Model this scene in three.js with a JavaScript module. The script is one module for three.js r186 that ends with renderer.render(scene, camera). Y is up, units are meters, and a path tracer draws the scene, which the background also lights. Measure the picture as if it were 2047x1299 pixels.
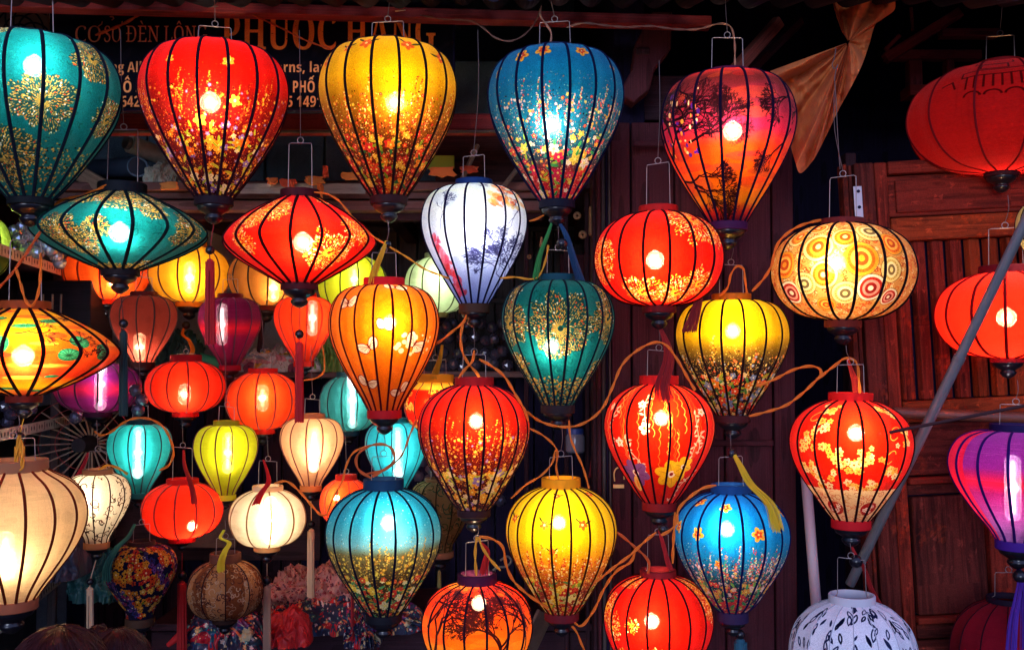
import * as THREE from 'three';
import { mergeGeometries, mergeVertices } from 'three/addons/utils/BufferGeometryUtils.js';
import { ImprovedNoise } from 'three/addons/math/ImprovedNoise.js';
import { RoundedBoxGeometry } from 'three/addons/geometries/RoundedBoxGeometry.js';
import { MarchingCubes } from 'three/addons/objects/MarchingCubes.js';

// ---------------------------------------------------------------- camera, sky, exposure
const scene = new THREE.Scene();
const EYE = 1.6, TILT = 2.2 * Math.PI / 180, F = 2000;       // F: focal length in pixels of the 2047 x 1299 frame
const camera = new THREE.PerspectiveCamera(2 * Math.atan(649.5 / F) * 180 / Math.PI, 2047 / 1299, 0.05, 200);
camera.position.set(0, EYE, 0);
camera.rotation.x = TILT;
const renderer = new THREE.WebGLRenderer();
renderer.toneMapping = THREE.LinearToneMapping;
renderer.toneMappingExposure = 1.65;
renderer.shadowMap.enabled = true;

const SKY = 0.72;                                             // a blue hour over the street behind the camera
{
  const W = 64, H = 32, data = new Float32Array(W * H * 4);
  for (let y = 0; y < H; y++) for (let x = 0; x < W; x++) {
    const up = Math.max(0, Math.sin(((y + 0.5) / H - 0.5) * Math.PI));
    const k = 1 - 0.35 * up, i = (y * W + x) * 4;
    data[i] = 0.54 * k; data[i + 1] = 0.66 * k; data[i + 2] = 1.32 * (1 - 0.2 * up); data[i + 3] = 1;
  }
  const t = new THREE.DataTexture(data, W, H, THREE.RGBAFormat, THREE.FloatType);
  t.mapping = THREE.EquirectangularReflectionMapping; t.magFilter = THREE.LinearFilter; t.needsUpdate = true;
  scene.background = t; scene.environment = t;
  scene.backgroundIntensity = SKY; scene.environmentIntensity = SKY;
}
const sun = new THREE.DirectionalLight(new THREE.Color(0.72, 0.8, 1), 1.05);  // the last soft light of the western sky along the street
sun.name = 'dusk_light'; sun.position.set(-1.8, 1.95, 6); sun.target.position.set(0.4, 1.4, -3);
sun.castShadow = true; sun.shadow.radius = 45;
Object.assign(sun.shadow.camera, { left: -4, right: 4, top: 4, bottom: -4, near: 0.1, far: 20 });
scene.add(sun, sun.target);
const LAMP_K = 5.2;                                            // candela per square metre of lantern radius

// ---------------------------------------------------------------- helpers
const cs = Math.cos(TILT), sn = Math.sin(TILT);
function P(px, py, d) {                                      // the point seen at a pixel, d metres deep
  const x = (px - 1023.5) / F * d, y = -(py - 649.5) / F * d;
  return new THREE.Vector3(x, EYE + y * cs + d * sn, y * sn - d * cs);
}
const M = (px, d) => px / F * d;                             // pixels to metres at a depth
let seed = 7;
const rnd = () => { seed = (seed + 0x6d2b79f5) | 0; let t = Math.imul(seed ^ (seed >>> 15), 1 | seed); t = (t + Math.imul(t ^ (t >>> 7), 61 | t)) ^ t; return ((t ^ (t >>> 14)) >>> 0) / 4294967296; };
const rr = (a, b) => a + (b - a) * rnd();
const pick = (a) => a[Math.floor(rnd() * a.length)];
const noise = new ImprovedNoise();
const taken = new Map();
function numbered(n) { const k = taken.get(n) ?? 0; taken.set(n, k + 1); return k ? n + '_' + String(k).padStart(3, '0') : n; }
function tag(o, label, category, group) { o.userData.label = label; if (category) o.userData.category = category; if (group) o.userData.group = group; return o; }
function thing(name, label, category, pos, group) {
  const o = new THREE.Group(); o.name = numbered(name); if (pos) o.position.copy(pos); scene.add(o);
  return tag(o, label, category, group);
}
function part(name, geo, mat, parent) {
  const m = new THREE.Mesh(geo, mat); m.name = name; m.castShadow = m.receiveShadow = true; parent.add(m); return m;
}
function single(name, geo, mat, label, category, group) { const m = part(numbered(name), geo, mat, scene); return tag(m, label, category, group); }
function struct(name, geo, mat) { const m = part(numbered(name), geo, mat, scene); m.userData.kind = 'structure'; return m; }
const lin = (r, g, b) => new THREE.Color().setRGB(r, g, b);
function mat(color, o = {}) { return new THREE.MeshPhysicalMaterial({ color: Array.isArray(color) ? lin(...color) : new THREE.Color(color), roughness: 0.7, side: THREE.DoubleSide, ...o }); }
function merge(list) { return mergeGeometries(list.map((g) => { const h = g.index ? g.toNonIndexed() : g; for (const k of Object.keys(h.attributes)) if (!['position', 'normal', 'uv'].includes(k)) h.deleteAttribute(k); return h; })); }
function box(w, h, d, x = 0, y = 0, z = 0, bevel = 0.004) {  // chamfered box with uv in metres
  const g = new RoundedBoxGeometry(w, h, d, 1, Math.min(bevel, w / 3, h / 3, d / 3)), p = g.attributes.position, n = g.attributes.normal, uv = g.attributes.uv;
  const ox = rnd() * 3, oy = rnd() * 3;
  for (let i = 0; i < p.count; i++) {
    const ax = Math.abs(n.getX(i)), ay = Math.abs(n.getY(i)), az = Math.abs(n.getZ(i));
    const long = Math.max(w, h, d), c = [p.getX(i), p.getY(i), p.getZ(i)];
    const ia = long === w ? 0 : long === h ? 1 : 2, rest = [0, 1, 2].filter((k) => k !== ia);
    const big = [ax, ay, az].indexOf(Math.max(ax, ay, az)), other = rest.find((k) => k !== big) ?? rest[0];
    uv.setXY(i, c[other] + ox, c[ia] + oy);
  }
  return g.translate(x, y, z);
}
function tube(points, r, seg = 0, radial = 6, smooth = true) {
  const v = points.map((p) => (p.isVector3 ? p : new THREE.Vector3(...p)));
  const curve = smooth ? new THREE.CatmullRomCurve3(v, false, 'centripetal') : (() => { const c = new THREE.CurvePath(); for (let i = 1; i < v.length; i++) c.add(new THREE.LineCurve3(v[i - 1], v[i])); return c; })();
  return new THREE.TubeGeometry(curve, seg || v.length * 8, r, radial, false);
}
function rod(a, b, r, radial = 10, r2 = r) {
  const d = b.clone().sub(a), g = new THREE.CylinderGeometry(r2, r, d.length(), radial, 1);
  g.applyQuaternion(new THREE.Quaternion().setFromUnitVectors(new THREE.Vector3(0, 1, 0), d.clone().normalize()));
  return g.translate(...a.clone().add(b).multiplyScalar(0.5).toArray());
}
// ---------------------------------------------------------------- textures
function canvasTex(w, h, draw, repeat = true) {
  const c = document.createElement('canvas'); c.width = w; c.height = h; draw(c.getContext('2d'), w, h);
  const t = new THREE.CanvasTexture(c); t.colorSpace = THREE.SRGBColorSpace;
  if (repeat) t.wrapS = t.wrapT = THREE.RepeatWrapping;
  return t;
}
function grain(ctx, w, h, amount) {                          // thread by thread irregularity of the cloth or wood
  const im = ctx.getImageData(0, 0, w, h), d = im.data;
  for (let i = 0; i < d.length; i += 4) { const k = 1 + (rnd() - 0.5) * 2 * amount; d[i] *= k; d[i + 1] *= k; d[i + 2] *= k; }
  ctx.putImageData(im, 0, 0);
}
const woodTex = canvasTex(512, 1024, (c, w, h) => {
  c.fillStyle = '#b0a8a0'; c.fillRect(0, 0, w, h);
  for (let i = 0; i < 900; i++) {
    const x = rnd() * w, y = rnd() * h, l = rr(60, 500), g = Math.floor(rr(90, 235));
    c.strokeStyle = `rgba(${g},${g - 4},${g - 8},${rr(0.1, 0.5)})`; c.lineWidth = rr(0.5, 4);
    for (const dx of [0, -w, w]) { c.beginPath(); c.moveTo(x + dx, y); c.bezierCurveTo(x + dx + rr(-6, 6), y + l * 0.3, x + dx + rr(-6, 6), y + l * 0.6, x + dx + rr(-4, 4), y + l); c.stroke(); }
  }
  for (let i = 0; i < 60; i++) { c.fillStyle = `rgba(50,40,35,${rr(0.1, 0.35)})`; c.beginPath(); c.ellipse(rnd() * w, rnd() * h, rr(2, 22), rr(8, 90), 0, 0, 7); c.fill(); }
  grain(c, w, h, 0.12);
});
const wornTex = canvasTex(512, 1024, (c, w, h) => {          // old door paint: rubbed, stained, flaked
  c.fillStyle = '#9a8f88'; c.fillRect(0, 0, w, h);
  for (let i = 0; i < 700; i++) { const g = Math.floor(rr(60, 240)); c.strokeStyle = `rgba(${g},${g - 8},${g - 14},${rr(0.08, 0.4)})`; c.lineWidth = rr(0.6, 5); const x = rnd() * w, y = rnd() * h; c.beginPath(); c.moveTo(x, y); c.lineTo(x + rr(-5, 5), y + rr(40, 400)); c.stroke(); }
  for (let i = 0; i < 520; i++) { c.fillStyle = `rgba(30,22,26,${rr(0.05, 0.24)})`; c.beginPath(); c.ellipse(rnd() * w, rnd() * h, rr(1, 9), rr(8, 90), rr(-0.08, 0.08), 0, 7); c.fill(); }
  for (let i = 0; i < 26; i++) { const x = rnd() * w, y = rnd() * h; for (let k = 0; k < 40; k++) { c.fillStyle = `rgba(255,190,120,${rr(0.05, 0.3)})`; c.beginPath(); c.ellipse(x + rr(-40, 40), y + rr(-26, 26), rr(1, 7), rr(2, 12), rnd(), 0, 7); c.fill(); } }
  for (let i = 0; i < 160; i++) { c.fillStyle = `rgba(255,238,215,${rr(0.15, 0.6)})`; const x = rnd() * w, y = rnd() * h; c.beginPath(); for (let k = 0; k < 8; k++) c.lineTo(x + rr(-9, 9), y + rr(-14, 14)); c.fill(); }
  grain(c, w, h, 0.16);
});
const plasterTex = canvasTex(512, 512, (c, w, h) => {
  c.fillStyle = '#c9c9c4'; c.fillRect(0, 0, w, h);
  for (let i = 0; i < 500; i++) { const g = Math.floor(rr(120, 235)); c.fillStyle = `rgba(${g},${g},${g},${rr(0.05, 0.2)})`; c.beginPath(); c.ellipse(rnd() * w, rnd() * h, rr(3, 60), rr(3, 40), rnd() * 3, 0, 7); c.fill(); }
  grain(c, w, h, 0.1);
});
const silkTex = canvasTex(512, 512, (c, w, h) => {           // plain weave with slubs
  c.fillStyle = '#f4f4f4'; c.fillRect(0, 0, w, h);
  for (let i = 0; i < 1600; i++) { const g = Math.floor(rr(190, 255)); c.strokeStyle = `rgba(${g},${g},${g},${rr(0.15, 0.5)})`; c.lineWidth = rr(0.5, 1.6); const x = rnd() * w, y = rnd() * h, l = rr(10, 120); c.beginPath(); c.moveTo(x, y); if (rnd() < 0.6) c.lineTo(x + l, y + rr(-1, 1)); else c.lineTo(x + rr(-1, 1), y + l); c.stroke(); }
  for (let i = 0; i < 140; i++) { const g = Math.floor(rr(150, 255)); c.fillStyle = `rgba(${g},${g},${g},${rr(0.06, 0.16)})`; c.beginPath(); c.ellipse(rnd() * w, rnd() * h, rr(4, 40), rr(4, 30), 0, 0, 7); c.fill(); }
  grain(c, w, h, 0.07);
});

// ---------------------------------------------------------------- lantern profiles
const SHAPES = {
  balloon: [[0, 1], [0.6, 0.985], [0.82, 0.93], [0.95, 0.83], [1, 0.7], [0.95, 0.56], [0.81, 0.41], [0.61, 0.25], [0.4, 0.1], [0, 0]],
  garlic: [[0, 1], [0.55, 0.965], [0.79, 0.89], [0.94, 0.79], [1, 0.66], [0.955, 0.52], [0.82, 0.37], [0.62, 0.22], [0.42, 0.08], [0, 0]],
  round: [[0, 1], [0.62, 0.93], [0.86, 0.8], [0.97, 0.64], [1, 0.48], [0.96, 0.34], [0.83, 0.18], [0.6, 0.06], [0, 0]],
  diamond: [[0, 1], [0.47, 0.9], [0.79, 0.72], [0.955, 0.575], [1, 0.49], [0.955, 0.41], [0.78, 0.28], [0.47, 0.12], [0, 0]],
};
function profile(s) {                                        // sampled outline in pixels: [{r, y, v}] from the top down
  const pts = SHAPES[s.shape].map((p) => [...p]);
  pts[0][0] = s.rt / s.w; pts[pts.length - 1][0] = s.rb / s.w;
  const curve = new THREE.CatmullRomCurve3(pts.map((p) => new THREE.Vector3(p[0] * s.w, p[1] * (s.b - s.t), 0)), false, 'centripetal');
  const ps = curve.getPoints(34), out = [];
  let len = 0;
  ps.forEach((p, i) => { if (i) len += p.distanceTo(ps[i - 1]); out.push({ r: Math.max(2, p.x), y: p.y, len }); });
  out.forEach((o) => { o.v = 1 - o.len / len; });
  out.total = len;
  return out;
}
const lerpAt = (prof, key, x, val) => {
  for (let i = 1; i < prof.length; i++) { const a = prof[i - 1], b = prof[i]; if ((a[key] - x) * (b[key] - x) <= 0) { const k = (x - a[key]) / ((b[key] - a[key]) || 1); return a[val] + (b[val] - a[val]) * k; } }
  return x > prof[0][key] ? prof[0][val] : prof[prof.length - 1][val];
};
const TW = 1024, TH = 512;
function printed(s, paint, noiseAmount = 0.17) {              // a cloth print drawn flat, in the lantern's own measure
  const prof = profile(s);
  return canvasTex(TW, TH, (ctx) => {
    const rv = (v) => Math.max(6, lerpAt(prof, 'v', v, 'r'));
    const g = {
      ctx, rv, h: prof.total, w: 2 * Math.PI * s.w,
      put(u, v, rot, fn) { const r = rv(v); for (const du of u < 0.06 ? [0, 1] : u > 0.94 ? [0, -1] : [0]) { ctx.save(); ctx.translate((u + du) * TW, (1 - v) * TH); ctx.scale(TW / (2 * Math.PI * r), TH / prof.total); ctx.rotate(rot); fn(ctx); ctx.restore(); } },
      at(px, py) { const y = s.b - py, r = lerpAt(prof, 'y', y, 'r'), v = lerpAt(prof, 'y', y, 'v'); return [0.5 + Math.asin(Math.max(-0.98, Math.min(0.98, (px - s.cx) / r))) / (2 * Math.PI), v]; },
      fill(stops) { const gr = ctx.createLinearGradient(0, 0, 0, TH); for (const [k, c] of stops) gr.addColorStop(k, c); ctx.fillStyle = gr; ctx.fillRect(0, 0, TW, TH); },
      uniform(v0, v1, n, fn) { let k = 0, tries = 0; while (k < n && tries++ < n * 20) { const v = rr(v0, v1); if (rnd() < rv(v) / s.w) { fn(rnd(), v); k++; } } },
    };
    paint(g);
    grain(ctx, TW, TH, noiseAmount);
  });
}
function flower(c, s, col, mid = '#fff2a0', n = 5) {
  c.fillStyle = col;
  for (let k = 0; k < n; k++) { const a = k / n * 6.283; c.beginPath(); c.ellipse(Math.cos(a) * s * 0.55, Math.sin(a) * s * 0.55, s * 0.5, s * 0.36, a, 0, 6.3); c.fill(); }
  if (s > 5) { c.strokeStyle = 'rgba(40,10,20,0.45)'; c.lineWidth = 0.9; for (let k = 0; k < n; k++) { const a = k / n * 6.283; c.beginPath(); c.moveTo(0, 0); c.lineTo(Math.cos(a) * s * 0.8, Math.sin(a) * s * 0.8); c.stroke(); } }
  c.fillStyle = mid; c.beginPath(); c.arc(0, 0, s * 0.24, 0, 6.3); c.fill();
}
function leaf(c, s, col) { c.fillStyle = col; c.beginPath(); c.moveTo(-s, 0); c.quadraticCurveTo(0, -s * 0.55, s, 0); c.quadraticCurveTo(0, s * 0.55, -s, 0); c.fill(); c.strokeStyle = 'rgba(30,30,0,0.4)'; c.lineWidth = 0.8; c.beginPath(); c.moveTo(-s, 0); c.lineTo(s, 0); c.stroke(); }
function dots(g, v0, v1, n, cols, s0, s1, dense = 1) {       // sprinkled, denser towards v0
  g.uniform(0, 1, n, (u, k) => { const v = v0 + (v1 - v0) * Math.pow(k, dense); g.put(u, v, rnd() * 6, (c) => { c.fillStyle = pick(cols); c.beginPath(); c.ellipse(0, 0, rr(s0, s1), rr(s0, s1) * 0.7, 0, 0, 6.3); c.fill(); }); });
}
function stalk(g, u, v, len, cols) { for (let k = 0; k < 14; k++) { const f = k / 14; g.put(u + rr(-3, 3) * (1 - f * 0.5) / g.w + f * len * 0.15 / g.w, v + f * len / g.h, rnd() * 6, (c) => { c.fillStyle = pick(cols); c.beginPath(); c.ellipse(0, 0, 2, 1.3, 0, 0, 6.3); c.fill(); }); } }
// a meadow printed from the bottom up: o = {stops, line, specks, buds, blooms, leaves, sky}
function meadow(g, o) {
  g.fill(o.stops);
  const L = o.line;
  if (o.snow) dots(g, L, 0.98, 380, ['#e8ffff', '#cfeffa'], 0.5, 1.3);
  dots(g, 0, L + 0.07, 3600, o.specks, 0.5, 1.25, 1.15);
  dots(g, 0, L - 0.04, 1900, o.specks, 0.7, 1.8, 1.1);
  dots(g, 0, L - 0.02, 1100, o.shade ?? ['rgba(40,8,14,0.8)', 'rgba(60,14,10,0.7)'], 0.8, 2.2, 1.1);
  for (let i = 0; i < (o.stalks ?? 46); i++) stalk(g, rnd(), L - rr(0.1, 0.22), rr(30, 66), o.specks);
  g.uniform(0, L - 0.05, 430, (u, v) => g.put(u, v, rnd() * 6, (c) => flower(c, rr(1.9, 3.7), pick(o.buds), pick(o.mids ?? ['#ffe070']))));
  g.uniform(0, L * 0.62, 230, (u, v) => g.put(u, v, rnd() * 6, (c) => (rnd() < 0.25 ? leaf(c, rr(6, 11), pick(o.leaves)) : flower(c, rr(4, 7.5), pick(o.blooms), pick(o.mids ?? ['#ffe070'])))));
  g.uniform(0.03, L * 0.5, 46, (u, v) => g.put(u, v, rnd() * 6, (c) => { for (let k = 0; k < 2; k++) { c.save(); c.rotate(k * 2 + 0.6); c.translate(13, 0); leaf(c, 9, pick(o.leaves)); c.restore(); } flower(c, rr(8, 12), pick(o.blooms), pick(o.mids ?? ['#ffe070'])); }));
  for (const [px, py, s] of o.motifs ?? []) { const [u, v] = g.at(px, py); o.motif(g, u, v, s); }
}
function mandala(g, u, v, R, o) {                            // a jagged round patch of gold tracery
  const kr = g.rv(v);
  g.put(u, v, 0, (c) => {
    const lobes = [...Array(26)].map(() => rr(0.72, 1.12)), edge = (a) => { const f = ((a / 6.2832 + 2) % 1) * 26, i = Math.floor(f); return lobes[i] + (lobes[(i + 1) % 26] - lobes[i]) * (f - i); };
    c.fillStyle = o.dark[0]; c.globalAlpha = 0.55; c.beginPath(); for (let k = 0; k < 130; k++) { const a = k / 130 * 6.283; c.lineTo(Math.cos(a) * R * edge(a), Math.sin(a) * R * edge(a)); } c.fill(); c.globalAlpha = 1;
    for (let r = R; r > R * 0.2; r -= Math.max(3, R * 0.066)) {
      const n = Math.max(8, Math.round(r * 6.283 / 5));
      for (let k = 0; k < n; k++) {
        if (rnd() < 0.2) continue;
        const a = (k + rnd() * 0.5) / n * 6.283, q = r * rr(0.95, 1.05) * edge(a);
        c.save(); c.translate(Math.cos(a) * q, Math.sin(a) * q); c.rotate(a + rr(-0.5, 0.5));
        c.fillStyle = pick(o.gold); c.beginPath(); c.ellipse(0, 0, rr(1.4, 3.4), rr(0.7, 1.3), 0, 0, 6.3); c.fill();
        if (rnd() < 0.35) { c.fillStyle = pick(o.dark); c.beginPath(); c.ellipse(rr(-2, 2), rr(-2, 2), 1.6, 1.1, 0, 0, 6.3); c.fill(); }
        if (rnd() < 0.12) { c.fillStyle = pick(o.spot); c.beginPath(); c.arc(2, 0, 1.7, 0, 6.3); c.fill(); }
        c.restore();
      }
    }
    c.strokeStyle = o.gold[0]; c.lineWidth = 1.4;
    for (let k = 0; k < 22; k++) { const a = k / 26 * 6.283; c.beginPath(); c.moveTo(Math.cos(a) * R * 0.08, Math.sin(a) * R * 0.08); c.lineTo(Math.cos(a) * R * 0.24, Math.sin(a) * R * 0.24); c.stroke(); }
    c.fillStyle = o.dark[0]; c.beginPath(); c.arc(0, 0, R * 0.06, 0, 6.3); c.fill();
  });
}
function brocade(g, o) {                                     // mottled ground with gold patches at places, and a gold hem
  g.fill([[0, o.base], [1, o.base]]);
  g.uniform(0, 1, 1500, (u, v) => g.put(u, v, rnd() * 6, (c) => { c.strokeStyle = pick(o.mottle); c.globalAlpha = rr(0.15, 0.5); c.lineWidth = rr(1, 3.2); c.beginPath(); c.arc(0, 0, rr(3, 8), 0, rr(1.5, 4)); c.stroke(); }));
  for (const [px, py, R] of o.at) { const [u, v] = g.at(px, py); mandala(g, u, v, R * 1.18, o); }
  for (const [u, v, R] of o.also ?? []) mandala(g, u, v, R, o);
  if (o.hem) g.uniform(0, o.hem, 1300, (u, v) => g.put(u, v + rr(-0.03, 0.03), rnd() * 6, (c) => { c.fillStyle = pick([...o.gold, ...o.gold, ...o.dark]); c.beginPath(); c.ellipse(0, 0, rr(1.6, 3.6), rr(1, 2), 0, 0, 6.3); c.fill(); }));
}
function branches(c, x, y, a, len, w, col, depth) {
  if (depth === 0 || len < 3) return;
  const x2 = x + Math.cos(a) * len, y2 = y + Math.sin(a) * len;
  c.strokeStyle = col; c.lineWidth = w; c.lineCap = 'round'; c.beginPath(); c.moveTo(x, y); c.quadraticCurveTo(x + Math.cos(a + 0.3) * len * 0.5, y + Math.sin(a + 0.3) * len * 0.5, x2, y2); c.stroke();
  const n = rnd() < 0.5 ? 2 : 3;
  for (let k = 0; k < n; k++) branches(c, x2, y2, a + rr(-0.75, 0.75), len * rr(0.62, 0.86), Math.max(0.7, w * 0.68), col, depth - 1);
}
function dusk(g, o) {                                        // printed evening sky with bare trees
  g.fill(o.stops);
  for (let i = 0; i < 130; i++) g.put(rnd(), rr(o.c0 ?? 0.3, 1), 0, (c) => { c.globalAlpha = rr(0.1, 0.35); c.fillStyle = pick(o.clouds); c.beginPath(); c.ellipse(0, 0, rr(20, 60), rr(5, 18), rr(-0.2, 0.2), 0, 6.3); c.fill(); });
  for (const [px, py, a, len, w] of o.trees) { const [u, v] = g.at(px, py); g.put(u, v, 0, (c) => branches(c, 0, 0, a, len, w, o.ink, 8)); }
  for (const [u, v, a, len, w] of o.back ?? []) g.put(u, v, 0, (c) => branches(c, 0, 0, a, len, w, o.ink, 8));
}
// ---------------------------------------------------------------- the shop front
const rep = (t, x, y) => { const c = t.clone(); c.repeat.set(x, y); return c; };
const woodMap = rep(woodTex, 2.2, 1.1), wornMap = rep(wornTex, 1.6, 0.8), plasterMap = rep(plasterTex, 1, 1);
const wood = (r, g, b, o = {}) => mat([r, g, b], { map: woodMap, bumpMap: woodMap, bumpScale: 0.0015, roughness: 0.72, specularIntensity: 0.6, ...o });
const W_BEAM = wood(0.5, 0.055, 0.06), W_DARK = wood(0.085, 0.032, 0.055, { specularIntensity: 0.3 }), W_DOOR = wood(0.13, 0.03, 0.05, { specularIntensity: 0.3 }), W_GREY = wood(0.2, 0.17, 0.18), W_BLACK = wood(0.022, 0.014, 0.075, { specularIntensity: 0.25 }), W_BLUE = wood(0.09, 0.085, 0.11), W_PALE = wood(0.5, 0.42, 0.34), W_LOFT = wood(0.36, 0.2, 0.21);
const W_WORN = mat([0.54, 0.065, 0.036], { map: wornMap, bumpMap: wornMap, bumpScale: 0.002, roughness: 0.75, specularIntensity: 0.2 });
const slab = (x0, y0, x1, y1, d, t = 0.03, bevel = 0.004) => { const c = P((x0 + x1) / 2, (y0 + y1) / 2, d); return box(M(Math.abs(x1 - x0), d), M(Math.abs(y1 - y0), d), t, c.x, c.y, c.z - t / 2, bevel); };
const wpart = (name, geo, m, root) => part(name, geo.translate(-root.position.x, -root.position.y, -root.position.z), m, root);
const bar = (a, b, w, h, m) => {                             // a squared timber from a to b
  const d = b.clone().sub(a), g = box(w, d.length(), h, 0, 0, 0, 0.004);
  g.applyQuaternion(new THREE.Quaternion().setFromUnitVectors(new THREE.Vector3(0, 1, 0), d.normalize()));
  return g.translate(...a.clone().add(b).multiplyScalar(0.5).toArray());
};
const sgroup = (name, pos) => { const o = new THREE.Group(); o.name = numbered(name); o.userData.kind = 'structure'; if (pos) o.position.copy(pos); scene.add(o); return o; };

struct('ground', new THREE.PlaneGeometry(80, 80).rotateX(-Math.PI / 2), mat([0.09, 0.085, 0.09], { map: rep(plasterTex, 60, 60), roughness: 0.9 }));
// walls with thickness
{
  const wb = sgroup('wall', new THREE.Vector3(-0.4, 0, -5.45));
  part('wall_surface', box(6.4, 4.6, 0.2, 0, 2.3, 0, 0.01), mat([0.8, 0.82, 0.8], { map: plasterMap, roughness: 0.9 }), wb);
  for (let i = 0; i < 15; i++) wpart('plank', slab(640 + i * 39, 395 + rr(-3, 3), 676.5 + i * 39, 742, 4.75 + rr(-0.006, 0.006), 0.03), W_BLUE, wb);
  for (let i = 0; i < 15; i++) wpart('plank', slab(640 + i * 39, 756, 676.5 + i * 39, 1330, 4.75 + rr(-0.006, 0.006), 0.03), W_BLACK, wb);
  for (let i = 0; i < 13; i++) wpart('plank', slab(134 + i * 39, 757 + rr(-2, 2), 170.5 + i * 39, 1330, 4.75 + rr(-0.006, 0.006), 0.03), i % 3 ? W_DARK : W_BLACK, wb);  // dark planks added over the pale wall for the gloom below the shelf
  for (const [y0, y1] of [[448, 462], [596, 606]]) wpart('batten', slab(640, y0, 1225, y1, 4.72, 0.025), W_BLUE, wb);
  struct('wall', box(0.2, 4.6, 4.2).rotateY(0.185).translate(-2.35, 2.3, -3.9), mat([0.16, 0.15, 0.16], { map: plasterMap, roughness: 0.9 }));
  const pr = P(1228, 700, 3.2);
  struct('wall', box(0.1, 4.6, 2.2, pr.x + 0.06, 2.3, pr.z - 1.16), W_BLACK);
  struct('wall', box(3.4, 4.6, 0.15, pr.x + 1.8, 2.3, -4.6), W_BLACK);
  struct('wall', box(0.2, 4.6, 3, 2.75, 2.3, -3.6), W_BLACK);
  struct('wall', box(1.2, 4.6, 0.2, 2.6, 2.3, -3.55), W_BLACK);
  struct('wall', box(1.4, 4.6, 0.2, -2.55, 2.3, -2.35), W_BLACK);
}
// tiled eave sloping down to the street
{
  const e = P(1023, -34, 2.66), rise = 0.42, eave = sgroup('roof', new THREE.Vector3(0, e.y, e.z));
  const sheet = new THREE.BoxGeometry(7, 0.05, 4.4).translate(0, 0.075, -2.2); sheet.rotateX(rise); part('roof_deck', sheet, W_BLACK, eave);
  const shape = new THREE.Shape(); shape.moveTo(-0.045, 0); shape.quadraticCurveTo(0, 0.075, 0.045, 0); shape.lineTo(0.034, 0); shape.quadraticCurveTo(0, 0.055, -0.034, 0);
  const tile = new THREE.ExtrudeGeometry(shape, { depth: 0.24, bevelEnabled: false, curveSegments: 8 });
  const tm = [mat([0.016, 0.012, 0.02], { roughness: 0.95, specularIntensity: 0.2 }), mat([0.024, 0.012, 0.018], { roughness: 0.95, specularIntensity: 0.2 }), mat([0.011, 0.01, 0.019], { roughness: 0.95, specularIntensity: 0.2 })];
  for (let i = 0; i < 46; i++) { const t = part('roof_tile', tile, pick(tm), eave); t.position.set(-2.05 + i * 0.091, 0.04 + rr(-0.006, 0.006), -0.2 * Math.cos(rise) + rr(-0.012, 0.012)); t.rotation.set(rise * 0.6, rr(-0.03, 0.03), Math.PI + rr(-0.05, 0.05)); }
  for (let i = 0; i < 9; i++) part('rafter', box(0.06, 0.08, 3.4, -2 + i * 0.5, 0, -1.9).rotateX(rise), W_DARK, eave);
}
// long reddish beam and the header timbers
{
  const a = P(-90, 6, 2.93), b = P(1420, 47, 3.02), beam = thing('ceiling_beam', 'long reddish beam under the eave from which the lanterns hang', 'beam', a);
  wpart('timber', bar(a, b, 0.032, 0.05), W_BEAM, beam);
  for (const [x, y] of [[70, 2], [425, 14], [800, 22]]) wpart('nail', rod(P(x - 10, y, 2.9), P(x + 10, y - 2, 2.89), 0.0018, 6), steelWire0(), beam);
  const b2 = thing('header_beam', 'dark crossbeam under the painted signboard', 'beam', P(100, 242, 3.4));
  wpart('timber', slab(60, 226, 1215, 259, 3.4, 0.1), W_BEAM, b2); wpart('edge_strip', slab(60, 259.5, 1215, 264, 3.38, 0.02), W_GREY, b2);
  const b3 = thing('header_beam', 'dark crossbeam above the dark door, right of the blue lantern', 'beam', P(1225, 242, 3.3));
  wpart('timber', slab(1195, 150, 1600, 240, 3.32, 0.1), W_DARK, b3);
  const br = thing('bracket', 'carved wooden bracket between the blue and the sunset lantern', 'bracket', P(1260, 210, 3.2));
  const sh = new THREE.Shape(); [[1300, 40], [1335, 40], [1332, 110], [1300, 150], [1290, 190], [1262, 214], [1235, 200], [1262, 150], [1268, 100]].forEach(([x, y], i) => { const p = P(x, y, 3.2); i ? sh.lineTo(p.x, p.y) : sh.moveTo(p.x, p.y); });
  wpart('bracket_arm', new THREE.ExtrudeGeometry(sh, { depth: 0.07, bevelSize: 0.004, bevelThickness: 0.004, bevelSegments: 1 }).translate(0, 0, P(1260, 120, 3.2).z), W_DOOR, br);
  wpart('bracket_peg', slab(1272, 95, 1300, 108, 3.12, 0.05), W_DARK, br);
  single('strut', bar(P(1558, 42, 3.0), P(1462, 150, 2.95), 0.035, 0.03), wood(0.3, 0.07, 0.05), 'reddish diagonal strut behind the top of the sunset lantern', 'strut');
  single('strut', bar(P(1600, 40, 3.4), P(1480, 160, 3.3), 0.03, 0.03), W_DARK, 'dark diagonal strut beside the reddish one', 'strut');
}
function steelWire0() { return mat([0.6, 0.45, 0.35], { metalness: 1, roughness: 0.4 }); }
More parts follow.
